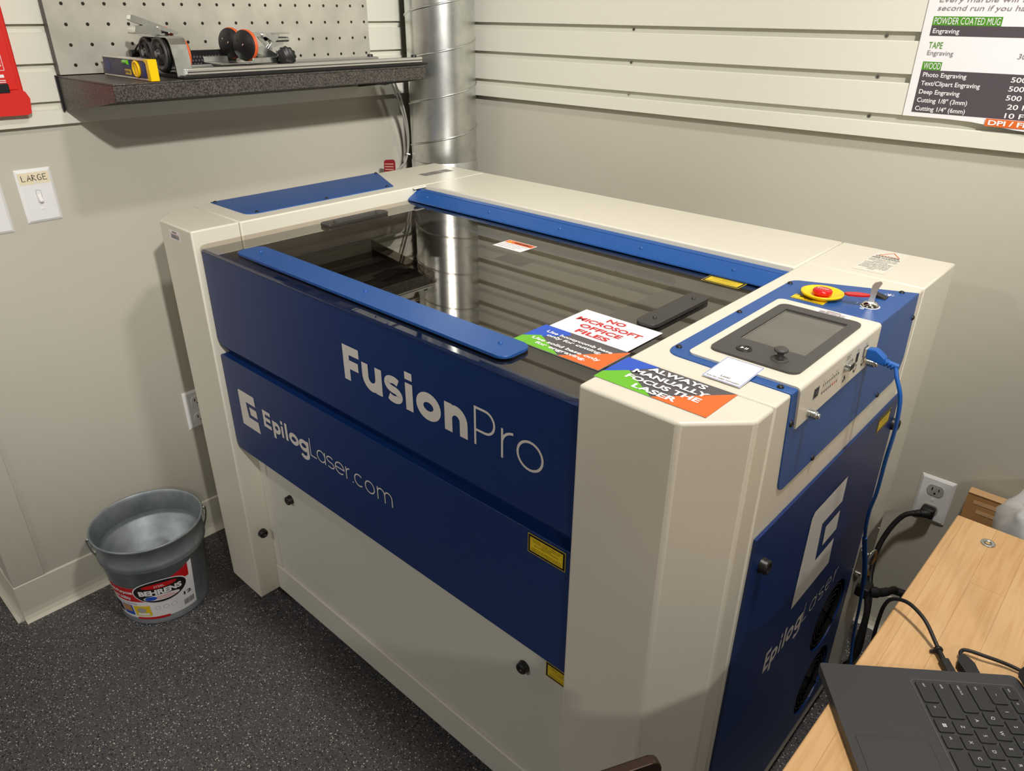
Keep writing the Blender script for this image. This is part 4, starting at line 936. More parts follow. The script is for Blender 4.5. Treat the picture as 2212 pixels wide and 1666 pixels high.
# orange rimmed driving rollers
rp_(wheel((-0.018, 0.148, SZ+0.0425), (0.0, 1, 0.0), 0.0335, 0.012, 'orub', 'black'), 'drive_roller', 'roller with an orange rubber rim')
rp_(wheel((-0.080, 0.148, SZ+0.0600), (0.0, 1, 0.0), 0.034, 0.012, 'orub', 'black'), 'drive_roller', 'roller with an orange rubber rim')
# perforated black strip behind
mb = MB(); mb.box(-0.116, -0.112, 0.150, 0.330, RZ+0.008, SZ+0.046, 'black', 0.0005)
for i in range(17):
    for j in range(3): mb.lathe([(0.0028, 0), (0.0001, 0)], (-0.1116, 0.196+i*0.0075+(0.0035 if j % 2 else 0), SZ+0.032-j*0.0075), (1, 0, 0), 'cgrey', 8)
rp_(mb, 'perforated_guard')
# tailstock: two discs, scissor arms, knob
for nm, o_ in (('idler_disc', (-0.060, 0.288, SZ+0.061)), ('idler_disc', (-0.005, 0.293, SZ+0.058))):
    mb = MB(); ax = Vector((0.30, -1, 0.05)).normalized(); oo = Vector(o_)
    mb.lathe([(0.0001, 0.0), (0.0305, 0.0), (0.0315, -0.001), (0.0315, -0.004), (0.030, -0.005), (0.0001, -0.005)], oo, ax, 'black', 40)
    for i in range(2): mb.lathe([(0.0305, -0.0045-i*.004), (0.0330, -0.0052-i*.004), (0.0330, -0.0078-i*.004), (0.0305, -0.0085-i*.004)], oo, ax, 'orub', 40)
    mb.lathe([(0.0300, -0.0125), (0.0001, -0.0125)], oo, ax, 'black', 30)
    s_ = ax.cross(Vector((0, 0, 1))).normalized(); u_ = s_.cross(ax)
    mb.lathe([(0.0032, 0), (0.0001, 0.0006)], oo+ax*0.0004, ax, 'chrome', 12)
    for k in range(5):
        a = k*2*PI/5+0.5; mb.lathe([(0.0018, 0), (0.0001, 0)], oo+ax*0.0004+(s_*math.cos(a)+u_*math.sin(a))*0.019, ax, 'lb' if k else 'chrome', 10)
    rp_(mb, nm, 'black disc with an orange rubber rim')
mb = MB(); mb.box(-0.075, 0.010, 0.228, 0.300, RZ+0.0195, RZ+0.0225, 'steel', 0.0006); mb.box(-0.07, -0.067, 0.226, 0.285, RZ+0.0225, RZ+0.034, 'steel', 0.0006); mb.box(0.012, 0.016, 0.300, 0.392, RZ+0.0195, RZ+0.032, 'steel', 0.001); mb.box(-0.05, 0.016, 0.285, 0.385, RZ+0.0195, RZ+0.0215, 'steel', 0.0006); rp_(mb, 'slide_plate')
mb = MB(); mb.prism(round_poly([(0.300, SZ+0.082), (0.378, SZ+0.083), (0.384, SZ+0.070), (0.372, SZ+0.062), (0.352, SZ+0.074), (0.305, SZ+0.076)], 0.003), 'x', -0.006, -0.003, 'steel'); mb.prism(round_poly([(0.300, SZ+0.082), (0.378, SZ+0.083), (0.384, SZ+0.070), (0.372, SZ+0.062), (0.352, SZ+0.074), (0.305, SZ+0.076)], 0.003), 'x', -0.046, -0.043, 'steel')
mb.cyl((-0.048, 0.345, SZ+0.078), (1, 0, 0), 0.004, 0.050, 'chrome', 12); rp_(mb, 'upper_arm')
mb = MB(); mb.box(-0.045, 0.000, 0.368, 0.412, SZ+0.080, SZ+0.0825, 'steel', 0.0005); mb.prism([(0.368, SZ+0.082), (0.370, SZ+0.064), (0.410, SZ+0.066), (0.412, SZ+0.082)], 'x', -0.045, -0.043, 'steel'); mb.cyl((-0.01, 0.372, SZ+0.068), (0, 1, 0), 0.0055, 0.040, 'steel', 16); mb.prism([(0.370, SZ+0.066), (0.412, SZ+0.066), (0.408, SZ+0.056), (0.380, SZ+0.050)], 'x', -0.030, -0.027, 'steel'); rp_(mb, 'clamp_head')
mb = MB(); mb.prism(round_poly([(0.318, SZ+0.050), (0.338, SZ+0.056), (0.374, SZ+0.036), (0.378, SZ+0.024), (0.366, SZ+0.024), (0.320, SZ+0.042)], 0.003), 'x', 0.000, 0.003, 'steel'); mb.prism(round_poly([(0.318, SZ+0.050), (0.338, SZ+0.056), (0.374, SZ+0.036), (0.378, SZ+0.024), (0.366, SZ+0.024), (0.320, SZ+0.042)], 0.003), 'x', -0.040, -0.037, 'steel')
mb.prism(round_poly([(0.335, SZ+0.078), (0.345, SZ+0.078), (0.375, SZ+0.045), (0.366, SZ+0.040)], 0.002), 'x', -0.020, -0.017, 'steel'); mb.prism(round_poly([(0.375, SZ+0.066), (0.385, SZ+0.064), (0.350, SZ+0.030), (0.340, SZ+0.032)], 0.002), 'x', -0.014, -0.011, 'steel'); mb.cyl((-0.042, 0.371, SZ+0.029), (1, 0, 0), 0.004, 0.048, 'chrome', 12); mb.box(-0.003, 0.012, 0.372, 0.376, SZ+0.016, SZ+0.046, 'steel', 0.0005); rp_(mb, 'lower_arm')
mb = MB(); pr = []
ax = Vector((0.55, -0.25, 0.0)).normalized()
kc = Vector((0.025, 0.380, SZ+0.034)); s_ = ax.cross(Vector((0, 0, 1))).normalized(); u_ = Vector((0, 0, 1)); NK = 96
ro_ = [0.0205+0.0011*math.cos(12*2*PI*k/NK) for k in range(NK)]
vs = []
for h_, f in ((0, 0.90), (0.002, 1), (0.016, 1), (0.0185, 0.92)):
    for k in range(NK): a = 2*PI*k/NK; vs.append(kc+ax*h_+(s_*math.cos(a)+u_*math.sin(a))*ro_[k]*f)
mb.faces(vs, [(i*NK+k, i*NK+(k+1) % NK, (i+1)*NK+(k+1) % NK, (i+1)*NK+k) for i in range(3) for k in range(NK)]+[tuple(range(3*NK, 4*NK)), tuple(range(NK))[::-1]], 'black', True)
mb.cyl(kc-ax*0.012, ax, 0.006, 0.014, 'steel', 14); rp_(mb, 'star_knob', 'black scalloped knob')

# torpedo level
lv = thing('spirit_level', 'short navy spirit level with yellow end cap and yellow dial at the shelf left end', 'spirit level', (-0.05, 0.055, RZ))
ang = math.atan2(0.0475-0.0475, 0.235)
A0 = Matrix.Translation((-0.166, 0.0420, RZ)) @ Matrix.Rotation(ang, 4, 'Z')
LL = 0.234
mb = MB(); mb.box(0.004, LL-0.020, 0.002, 0.015, 0.0035, 0.0365, 'navy', 0.001, xf=A0); mb.box(0.004, LL-0.02, 0.0, 0.017, 0.0365, 0.040, 'alu', 0.0008, xf=A0); mb.box(0.004, LL-0.02, 0, 0.017, 0, 0.0035, 'alu', 0.0008, xf=A0); mb.build('body', lv)
mb = MB(); mb.prism([(LL-0.026, 0.040), (LL, 0.0405), (LL, -0.0002), (LL-0.018, -0.0002), (LL-0.012, 0.006), (LL-0.012, 0.033), (LL-0.020, 0.0365)], 'y', -0.0005, 0.0175, 'yellow', 0.001, 1, xf=A0); mb.build('end_cap', lv)
cx_ = LL-0.062
def Lp(x, y, z): return A0 @ Vector((x, y, z))
Ld = (A0.to_3x3() @ Vector((0, -1, 0)))
mb = MB(); mb.lathe([(0.0155, 0), (0.0165, 0.003), (0.0150, 0.0045), (0.011, 0.0045), (0.010, 0.002), (0.0001, 0.002)], Lp(cx_, 0.002, 0.0200), Ld, 'yellow', 32); mb.box(cx_-0.003, cx_+0.003, -0.0022, 0.0, 0.010, 0.030, 'yellow', xf=A0); mb.build('dial', lv)
mb = MB(); mb.box(LL-0.125, LL-0.090, 0.0008, 0.003, 0.022, 0.0375, 'lblue', xf=A0); mb.tube([Lp(LL-0.118, 0.0, 0.031), Lp(LL-0.096, 0.0, 0.031)], 0.0045, 'green', 12, False); mb.build('vial', lv)
mb = MB(); mb.box(LL-0.122, LL-0.095, 0.0012, 0.0022, 0.0075, 0.0175, 'yl', xf=A0); mb.text('IRWIN', Lp(LL-0.1205, 0.0012, 0.0095), A0.to_3x3() @ Vector((1, 0, 0)), (0, 0, 1), 0.006, 'navy', width=0.024, bold=0.02); mb.build('badge', lv)
mb = MB(); mb.lathe([(0.0001, 0), (0.011, 0)], Lp(0.030, 0.0016, 0.0215), Ld, 'lblue', 24); mb.box(LL-0.040, LL-0.026, 0.001, 0.003, 0.006, 0.034, 'lblue', 0.001, xf=A0); mb.build('grip_inset', lv)

# red pouch hanging at the left
po = thing('red_pouch', 'red fabric pouch with white print hanging at the left end of the slat wall', 'pouch', (XW+0.04, -0.2, 1.24))
mb = MB()
PY = [(-0.330, 1.60), (-0.330, 1.275), (-0.140, 1.285), (-0.109, 1.288), (-0.108, 1.62)]
mb.prism([(-0.34, 1.62), (-0.34, 1.26), (-0.118, 1.26), (-0.1085, 1.285), (-0.1075, 1.62)], 'x', XW+0.021, XW+0.034, 'pouch', 0.004, 2); mb.build('body', po)
mb = MB(); mb.prism(round_poly([(-0.345, 1.243), (-0.116, 1.240), (-0.1080, 1.243), (-0.1040, 1.272), (-0.110, 1.286), (-0.120, 1.290), (-0.345, 1.283)], 0.004, 3), 'x', XW+0.026, XW+0.046, 'pouch', 0.005, 3); mb.build('bottom_flap', po)
mb = MB(); mb.box(XW+0.034, XW+0.0365, -0.34, -0.118, 1.29, 1.62, 'pouch', 0.001)
X_ = XW+0.0368
for (a, b, c, d) in ((-0.1355, -0.1345, 1.328, 1.60), (-0.30, -0.1345, 1.3275, 1.3285)): mb.quad((X_, a, c), (X_, b, c), (X_, b, d), (X_, a, d), 'white')
mb.build('front_print', po)
mb = MB(); mb.text('FIRE', (X_, -0.138, 1.350), (0, 1, 0), (0, 0, 1), 0.010, 'white', width=0.04, align='R'); mb.text('g', (X_, -0.138, 1.338), (0, 1, 0), (0, 0, 1), 0.008, 'white', align='R'); mb.box(X_-0.0006, X_+0.0002, -0.16, -0.1385, 1.314, 1.320, 'white'); mb.box(X_-0.0006, X_+0.0002, -0.16, -0.1375, 1.308, 1.3095, 'white'); mb.box(X_-0.0006, X_+0.0002, -0.16, -0.1375, 1.3045, 1.306, 'white'); mb.build('lettering', po)
mb = MB(); mb.box(XW+0.0372, XW+0.047, -0.17, -0.1375, 1.285, 1.303, 'black', 0.001); mb.build('pull_tab', po)['label'] = 'black webbing pull tab'

# ================================================================== wall plates
def wallplate(name, label, cat, cx, cz, wall, group=None, w_=0.0735, h_=0.118):
    """local frame: u right along the wall, v up, d out"""
    if wall == 'L': P = lambda u, v, d: (XW+d, cx+u, cz+v); ax = (1, 0, 0); org = (XW, cx, cz)
    else: P = lambda u, v, d: (cx+u, YW-d, cz+v); ax = (0, -1, 0); org = (cx, YW, cz)
    t = thing(name, label, cat, org, group)
    a, b, i = w_/2, h_/2, 0.006
    mb = MB()
    vs = [P(-a, -b, 0.0002), P(a, -b, 0.0002), P(a, b, 0.0002), P(-a, b, 0.0002), P(-a, -b, 0.0022), P(a, -b, 0.0022), P(a, b, 0.0022), P(-a, b, 0.0022), P(-a+i, -b+i, 0.0062), P(a-i, -b+i, 0.0062), P(a-i, b-i, 0.0062), P(-a+i, b-i, 0.0062)]
    f = mb.faces(vs, [(0, 1, 5, 4), (1, 2, 6, 5), (2, 3, 7, 6), (3, 0, 4, 7), (4, 5, 9, 8), (5, 6, 10, 9), (6, 7, 11, 10), (7, 4, 8, 11), (8, 9, 10, 11), (0, 3, 2, 1)], 'plate')
    mb._bev(f, 0.0008, 2); mb.build('cover_plate', t)
    return t, P, ax
def lbox(mb, P, u0, u1, v0, v1, d0, d1, m, bev=0):
    vs = [P(u, v, d) for u in (u0, u1) for v in (v0, v1) for d in (d0, d1)]
    f = mb.faces(vs, [(0, 1, 3, 2), (4, 6, 7, 5), (0, 4, 5, 1), (2, 3, 7, 6), (0, 2, 6, 4), (1, 5, 7, 3)], m)
    if bev: mb._bev(f, bev, 2)
def outlet(name, label, cx, cz, wall, ms):
    t, P, ax = wallplate(name, label, 'power outlet', cx, cz, wall)
    for v in (0.0265, -0.0265):
        mb = MB(); pts = []
        for k in range(28):
            a = 2*PI*k/28; r = 0.0178; pts.append((r*math.cos(a), max(-0.0142, min(0.0142, r*math.sin(a)))))
        n = len(pts); vs = [P(u, v+q, 0.0060) for u, q in pts]+[P(u, v+q, 0.0078) for u, q in pts]
        f = mb.faces(vs, [tuple(range(n, 2*n))]+[(i, (i+1) % n, n+(i+1) % n, n+i) for i in range(n)], ms)
        so = mb.build('socket', t)
        mb = MB(); lbox(mb, P, -0.0085, -0.0060, v-0.001, v+0.0075, 0.0079, 0.0081, 'lb'); lbox(mb, P, 0.0060, 0.0080, v, v+0.0068, 0.0079, 0.0081, 'lb'); mb.lathe([(0.0001, 0), (0.0026, 0)], P(0, v-0.0075, 0.0082), ax, 'lb', 12); mb.build('slots', so)
    mb = MB(); mb.cyl(P(0, 0, 0.006), ax, 0.003, 0.0012, 'plate', 14); mb.build('screw', t)
    return t, P
lsw, P, ax = wallplate('light_switch', 'white light switch plate with a hand-lettered tape label', 'light switch', -0.127, 1.0655, 'L')
mb = MB(); lbox(mb, P, -0.0325, 0.030, 0.0265, 0.0515, 0.0063, 0.0066, 'tape'); tl = mb.build('tape_label', lsw)
# hand lettering
mb = MB(); ink = []
hw = {'L': [[(0, 1), (0.05, 0), (.6, .06)]], 'A': [[(0, 0), (.4, 1), (.7, 0)], [(.1, .4), (.62, .42)]], 'R': [[(0, 0), (.02, 1)], [(0, 1), (.55, .82), (.05, .5), (.65, 0)]], 'G': [[(.6, .9), (.3, 1), (.05, .75), (0, .4), (.12, .08), (.35, 0), (.62, .12), (.62, .42), (.36, .42)]], 'E': [[(.6, 1), (0, .98), (.02, 0), (.65, .03)], [(0, .52), (.5, .54)]]}
for i, ch in enumerate('LARGE'):
    for path in hw[ch]:
        mb.tube([P(-0.0265+i*0.0108+q[0]*0.0115, 0.0335+q[1]*0.0125, 0.0067) for q in path], 0.0008, 'lb', 6, False)
mb.build('handwriting', tl)
mb = MB(); lbox(mb, P, -0.0055, 0.0055, -0.0155, 0.0125, 0.0060, 0.0066, 'sock'); lbox(mb, P, -0.0045, 0.0045, -0.0145, 0.0115, 0.0066, 0.0068, 'plate')
vs = [P(-0.0038, 0.004, 0.0062), P(0.0038, 0.004, 0.0062), P(0.0034, -0.010, 0.0175), P(-0.0034, -0.010, 0.0175), P(-0.0038, -0.007, 0.0062), P(0.0038, -0.007, 0.0062), P(0.0034, -0.0145, 0.0150), P(-0.0034, -0.0145, 0.0150)]
f = mb.faces(vs, [(0, 1, 2, 3), (4, 7, 6, 5), (0, 3, 7, 4), (1, 5, 6, 2), (3, 2, 6, 7), (0, 4, 5, 1)], 'plate'); mb._bev(f, 0.0008, 2); mb.build('toggle', lsw)
for v in (0.0300, -0.0300):
    mb = MB(); mb.cyl(P(0, v, 0.006), ax, 0.0030, 0.0012, 'plate', 14); lbox(mb, P, -0.0025, 0.0025, v-0.0003, v+0.0003, 0.0072, 0.0074, 'sock'); mb.build('screw', lsw)
l2, P, ax = wallplate('light_switch', 'white wall plate cut off by the left edge of the photo', 'light switch', -0.2305, 1.0535, 'L')
mb = MB(); lbox(mb, P, -0.0045, 0.0045, -0.012, 0.012, 0.0061, 0.0068, 'plate'); lbox(mb, P, -0.0035, 0.0035, -0.004, 0.008, 0.0068, 0.0150, 'plate', 0.001); mb.build('toggle', l2)
outlet('power_outlet', 'white power outlet on the left wall half hidden by the laser', 0.1225, 0.4185, 'L', 'plate')
ot, P = outlet('power_outlet', 'white power outlet on the back wall with grey sockets and a black plug', 1.4465, 0.4275, 'B', 'sock')
pc = thing('power_cable', 'thick black power cord plugged into the back wall outlet', 'power cord', (1.44, 1.05, 0.40))
mb = MB(); mb.box(1.432, 1.461, 1.046, 1.069, 0.388, 0.414, 'rubber', 0.005, 3); mb.tube([(1.450, 1.052, 0.401), (1.436, 1.043, 0.400), (1.420, 1.037, 0.394)], 0.0095, 'rubber', 14, rads=[0.0115, 0.0105, 0.0085, 0.0075]); mb.build('plug', pc)
MB().tube([(1.426, 1.040, 0.398), (1.405, 1.032, 0.383), (1.388, 1.020, 0.345), (1.378, 1.000, 0.290), (1.385, 0.965, 0.235), (1.405, 0.925, 0.195), (1.415, 0.90, 0.14), (1.42, 0.885, 0.06), (1.40, 0.875, 0.010)], 0.0060, 'rubber', 12).build('cord', pc)
# machine's own cords at the inlet
mc = thing('machine_cable', 'black cord looping down from the laser side inlet', 'power cord', (1.43, 0.80, 0.3))
mb = MB(); mb.box(1.400, 1.428, 0.760, 0.795, 0.318, 0.345, 'rubber', 0.004, 2); mb.tube([(1.424, 0.778, 0.330), (1.445, 0.80, 0.326), (1.462, 0.84, 0.318)], 0.010, 'rubber', 12, rads=[0.012, 0.0095, 0.008]); mb.build('plug', mc)
MB().tube([(1.424, 0.770, 0.330), (1.437, 0.752, 0.290), (1.438, 0.735, 0.220), (1.436, 0.725, 0.120), (1.430, 0.72, 0.03), (1.425, 0.72, 0.0065)], 0.0062, 'rubber', 12).build('cord', mc)
mc = thing('dark_conduit', 'dark metal-ended conduit running behind the bench corner', 'pipe', (1.46, 0.86, 0.3))
MB().tube([(1.455, 0.842, 0.312), (1.515, 0.872, 0.300), (1.565, 0.900, 0.295)], 0.0085, 'rubber', 12).build('hose', mc)
mb = MB(); mb.cyl((1.488, 0.859, 0.306), (1, 0.45, -0.15), 0.0115, 0.012, 'grey', 16); mb.cyl((1.515, 0.872, 0.301), (1, 0.5, -0.12), 0.0100, 0.03, 'chrome', 16); mb.build('fitting', mc)
bc = thing('hanging_cable', 'slim black cord hanging behind the bench back corner', 'cable', (1.47, 0.85, 0.1))
MB().tube([(1.478, 0.850, 0.300), (1.482, 0.862, 0.220), (1.478, 0.868, 0.120), (1.485, 0.87, 0.0045)], 0.0050, 'rubber', 10).build('cord', bc)

# ================================================================== galvanised pail
BX, BY, BR0, BR1, BH = -0.070, -0.1385, 0.108, 0.1335, 0.258
pa = thing('steel_pail', 'galvanised steel pail with a red and white label on the floor', 'bucket', (BX, BY, 0))
def rr_(z): return BR0+(BR1-BR0)*z/BH
prof = [(0.0001, 0.009), (BR0-0.006, 0.009), (BR0-0.003, 0.002), (BR0, 0.0), (BR0+0.0022, 0.004), (BR0+0.0010, 0.011)]
for z, e in ((0.03, 0), (0.185, 0), (0.187, 0.0042), (0.192, 0.0002), (0.197, 0.0042), (0.202, 0), (BH-0.006, 0)): prof.append((rr_(z)+e, z))
prof += [(BR1+0.002, BH-0.005), (BR1+0.0036, BH-0.002), (BR1+0.0036, BH+0.0015), (BR1+0.001, BH+0.003), (BR1-0.0016, BH), (BR1-0.003, BH-0.008)]
for z, e in ((0.202, 0), (0.197, 0.0042), (0.192, 0.0002), (0.187, 0.0042), (0.185, 0), (0.012, 0)): prof.append((rr_(z)-0.0022+e, z))
prof.append((0.0001, 0.0115))
MB().lathe(prof, (BX, BY, 0), (0, 0, 1), 'pail', 72).build('pail_body', pa)
dirh = math.atan2(0.145, 0.045)     # handle axis
ends = []
for sgn in (1, -1):
    th = dirh+(0 if sgn > 0 else PI); c = Vector((BX+math.cos(th)*(BR1+0.002), BY+math.sin(th)*(BR1+0.002), BH-0.018)); d = Vector((math.cos(th), math.sin(th), 0)); s_ = Vector((-d.y, d.x, 0))
    mb = MB(); xf = Matrix((s_, Vector((0, 0, 1)), d)).transposed().to_4x4(); xf.translation = c
    mb.prism(round_poly([(-0.012, -0.014), (0.012, -0.014), (0.009, 0.006), (0, 0.018), (-0.009, 0.006)], 0.003), 'z', -0.001, 0.0012, 'pail', xf=xf); mb.lathe([(0.0055, -0.001), (0.0068, 0.001), (0.0055, 0.003)], c+d*0.002+Vector((0, 0, 0.008)), d, 'steel', 16); mb.build('handle_ear', pa)
    ends.append(c+d*0.006+Vector((0, 0, 0.008)))
# wire bail hanging down on the camera's far right side and across
hv = Vector((math.cos(dirh), math.sin(dirh), 0)); cv = Vector((math.sin(dirh), -math.cos(dirh), 0)); mid = (ends[0]+ends[1])/2; R_ = (ends[0]-ends[1]).length/2
pts = []
for k in range(25):
    a = PI*k/24; pts.append(mid+hv*R_*math.cos(a)+(cv*0.20+Vector((0, 0, -0.98))).normalized()*0)
mb = MB()
bail = [ends[0]+Vector((0, 0, 0.002)), ends[0]+Vector((0.004, 0.004, -0.004))]
tilt = (cv*0.50+Vector((0, 0, -0.87))).normalized()
pts = [mid+hv*(R_+0.002)*math.cos(PI*k/24)+(-cv*0.22+Vector((0, 0, -0.97)))*(R_*1.25)*math.sin(PI*k/24) for k in range(25)]
# keep it outside the pail wall
out = []
for p_ in pts:
    q = Vector((p_.x-BX, p_.y-BY, 0)); rmin = rr_(max(0.0, p_.z))+0.006
    if q.length < rmin: q = q.normalized()*rmin
    out.append(Vector((BX+q.x, BY+q.y, max(p_.z, 0.004))))
mb.tube(out, 0.0019, 'steel', 8, False); mb.build('wire_handle', pa)
# label, wrapped on the pail
def wrap(th, z, l=0.0006): r = rr_(z)+l; return (BX+r*math.cos(th), BY+r*math.sin(th), z)
TH0, TH1, LZ0, LZ1 = math.radians(-98), math.radians(20), 0.020, 0.172
def wq(mb, u0, u1, v0, v1, m, l, n=None, top=None):
    n = n or max(1, int(abs(u1-u0)*26)); vs = []
    for k in range(n+1):
        u = u0+(u1-u0)*k/n; th = TH0+(TH1-TH0)*u; t1 = v1 if top is None else top(u)
        vs += [wrap(th, LZ0+(LZ1-LZ0)*v0, l), wrap(th, LZ0+(LZ1-LZ0)*t1, l)]
    mb.faces(vs, [(2*k, 2*k+2, 2*k+3, 2*k+1) for k in range(n)], m, True)
def wtext(mb, s, u, v, h, wd, m, l=0.0014, bold=0.0, align='C'):
    vs, fs = glyphs(s, bold); hv_, _ = glyphs('H', bold); y0 = min(q.y for q in hv_); ch = max(q.y for q in hv_)-y0; x0, x1 = min(q.x for q in vs), max(q.x for q in vs)
    off = {'C': -wd/2, 'L': 0, 'R': -wd}[align]; uw = (TH1-TH0)
    mb.faces([wrap(TH0+uw*(u+off+(q.x-x0)/(x1-x0)*wd), LZ0+(LZ1-LZ0)*(v+(q.y-y0)/ch*h), l) for q in vs], fs, m)
def wcirc(mb, u, v, ru, rv, m, l, n=40, ring=None):
    uw = TH1-TH0
    P_ = lambda a, f: wrap(TH0+uw*(u+ru*f*math.cos(a)), LZ0+(LZ1-LZ0)*(v+rv*f*math.sin(a)), l)
    K = 6
    vs = [P_(2*PI*k/n, j/K if j else 0.001) for j in range(K+1) for k in range(n)]
    mb.faces(vs, [(j*n+k, j*n+(k+1) % n, (j+1)*n+(k+1) % n, (j+1)*n+k) for j in range(K) for k in range(n)], m, True)
mb = MB()
topf = lambda u: 0.74+0.26*max(0, (u-0.45)/0.55)**1.4 if u > 0.45 else 0.74
wq(mb, 0, 1, 0.02, 1, 'white', 0.0005, top=topf)
lab = mb.build('paper_label', pa)
mb = MB(); wq(mb, 0, 0.62, 0.42, 0.74, 'red', 0.0008); wq(mb, 0.45, 0.95, 0.70, 1, 'red', 0.0007, top=topf)
wtext(mb, 'Multi-Purpose', 0.20, 0.60, 0.075, 0.33, 'white', bold=0.03); wtext(mb, 'Steel Utility', 0.19, 0.47, 0.075, 0.28, 'white', bold=0.03)
wcirc(mb, 0.645, 0.62, 0.275, 0.255, 'white', 0.0010); wcirc(mb, 0.645, 0.62, 0.262, 0.24, 'lb', 0.0013); wcirc(mb, 0.645, 0.75, 0.17, 0.055, 'red', 0.0016); wcirc(mb, 0.645, 0.49, 0.18, 0.065, 'white', 0.0016)
wcirc(mb, 0.54, 0.49, 0.06, 0.045, 'cblue', 0.0018)
for k in range(3): wq(mb, 0.60, 0.80-0.03*k, 0.455+0.03*k, 0.465+0.03*k, 'cred', 0.0018)
wtext(mb, 'BEHRENS', 0.645, 0.565, 0.115, 0.42, 'white', l=0.0022, bold=0.05); wtext(mb, 'STEEL', 0.645, 0.725, 0.04, 0.10, 'white', l=0.0022)
wtext(mb, 'Durable and Long Lasting', 0.22, 0.36, 0.030, 0.30, 'cgrey')
wq(mb, 0.02, 0.14, 0.08, 0.32, 'lb', 0.0008); wq(mb, 0.16, 0.30, 0.08, 0.32, 'cblue', 0.0008); wq(mb, 0.17, 0.285, 0.16, 0.31, 'card', 0.0011); wq(mb, 0.32, 0.50, 0.08, 0.32, 'yl', 0.0008); wcirc(mb, 0.40, 0.22, 0.05, 0.06, 'sock', 0.0011); wq(mb, 0.345, 0.475, 0.10, 0.15, 'white', 0.0011)
for i in range(3): wcirc(mb, 0.575+0.085*i, 0.25, 0.028, 0.045, 'ptext', 0.0009, 20); wcirc(mb, 0.575+0.085*i, 0.25, 0.025, 0.041, 'white', 0.0011, 20)
wtext(mb, '12', 0.905, 0.33, 0.07, 0.09, 'lb', bold=0.03)
x = 0.85
rnd = random.Random(4)
while x < 0.97: t_ = rnd.choice((0.003, 0.006)); wq(mb, x, x+t_, 0.10, 0.22, 'cgrey', 0.0011, 1); x += t_+0.004
wq(mb, 0.33, 0.68, 0.0, 0.05, 'red', 0.0012)
mb.build('label_print', lab)

# ================================================================== poster
PYY = YW-0.0225
ps = thing('settings_poster', 'white settings chart with green, charcoal and orange headings on the back slat wall', 'poster', (1.45, PYY, 1.26))
mb = MB(); nx, nz = 14, 10; vs = []
XL0, XR0, ZB, ZT = 1.190, 1.760, 1.2605, 1.86
for i in range(nx+1):
    for j in range(nz+1):
        u, v = i/nx, j/nz; x = XL0+(XR0-XL0)*u; z = (ZB if j == 0 else 1.2683+(ZT-1.2683)*(j-1)/(nz-1))-(0.011*max(0, min(1, (x-1.30)/0.11)) if j == 0 else 0)
        vs.append((x, PYY-0.0006-(0.004*max(0, min(1, (x-1.32)/0.1)) if j == 0 else 0), z))
mb.faces(vs, [(i*(nz+1)+j, (i+1)*(nz+1)+j, (i+1)*(nz+1)+j+1, i*(nz+1)+j+1) for i in range(nx) for j in range(nz)], 'white', True)
mb.build('sheet_of_paper', ps)
Yp = PYY-0.0010
def pq(mb, x0, x1, z0, z1, m, l=0.0): mb.quad((x0, Yp-l, z0), (x1, Yp-l, z0), (x1, Yp-l, z1), (x0, Yp-l, z1), m)
def ptx(mb, s, x, z, h, m, w_=None, bold=0.0, al='L', sh=0.0):
    mb = MB(); mb.text(s, (x, Yp-0.0003, z), (1, 0, 0), (0, 0, 1), h, m, width=w_, bold=bold, align=al, shear=sh); mb.build('lettering', ps)
mb = MB(); pq(mb, 1.205, 1.3215, 1.4245, 1.4400, 'pgreen'); pq(mb, 1.205, 1.745, 1.4065, 1.4244, 'pgrey')
pq(mb, 1.205, 1.2395, 1.3462, 1.3612, 'pgreen'); pq(mb, 1.205, 1.745, 1.2685, 1.3461, 'pgrey'); pq(mb, 1.340, 1.60, 1.2545, 1.2680, 'porange', 0.0036)
mb.build('colour_bands', ps)
mb = MB()
ptx(mb, 'Every marble will have different results, try a', 1.209, 1.4640, 0.0085, 'ptext', 0.34, sh=0.2); ptx(mb, "second run if you haven't used this stone before", 1.209, 1.4500, 0.0085, 'ptext', 0.34, sh=0.2)
ptx(mb, 'POWDER COATED MUG', 1.208, 1.4265, 0.0115, 'white', 0.111, 0.0); ptx(mb, 'Engraving', 1.2095, 1.4110, 0.0082, 'white', 0.046, 0.012)
ptx(mb, 'TAPE', 1.2085, 1.3848, 0.0110, 'pgreen', 0.0245, 0.0); ptx(mb, 'Engraving', 1.209, 1.3730, 0.0082, 'ptext', 0.046)
ptx(mb, 'WOOD', 1.2080, 1.3480, 0.0115, 'white', 0.030)
for i, (s, w_) in enumerate((('Photo Engraving', 0.077), ('Text/Clipart Engraving', 0.104), ('Deep Engraving', 0.073), ('Cutting 1/8" (3mm)', 0.090), ('Cutting 1/4" (6mm)', 0.090))):
    ptx(mb, s, 1.2105, 1.3340-i*0.01545, 0.0082, 'white', w_, 0.014)
for i, s in enumerate(('500 DPI / 20 S', '500 DPI / 25 S', '500 DPI / 10 S', '20 F / 12 S', '10 F / 8 S')): ptx(mb, s, 1.3620+(0.006 if i > 2 else 0), 1.3325-i*0.01545, 0.0088, 'white', 0.0072*len(s), 0.014)
ptx(mb, '300 DPI', 1.362, 1.3720, 0.0085, 'ptext', 0.045, sh=0.15); ptx(mb, '600 DPI', 1.378, 1.4095, 0.0085, 'white', 0.045)
mb.text('DPI / FREQ', (1.345, Yp-0.0040, 1.2570), (1, 0, 0), (0, 0, 1), 0.0088, 'white', width=0.095, bold=0.03)
mb.build('lettering', ps)

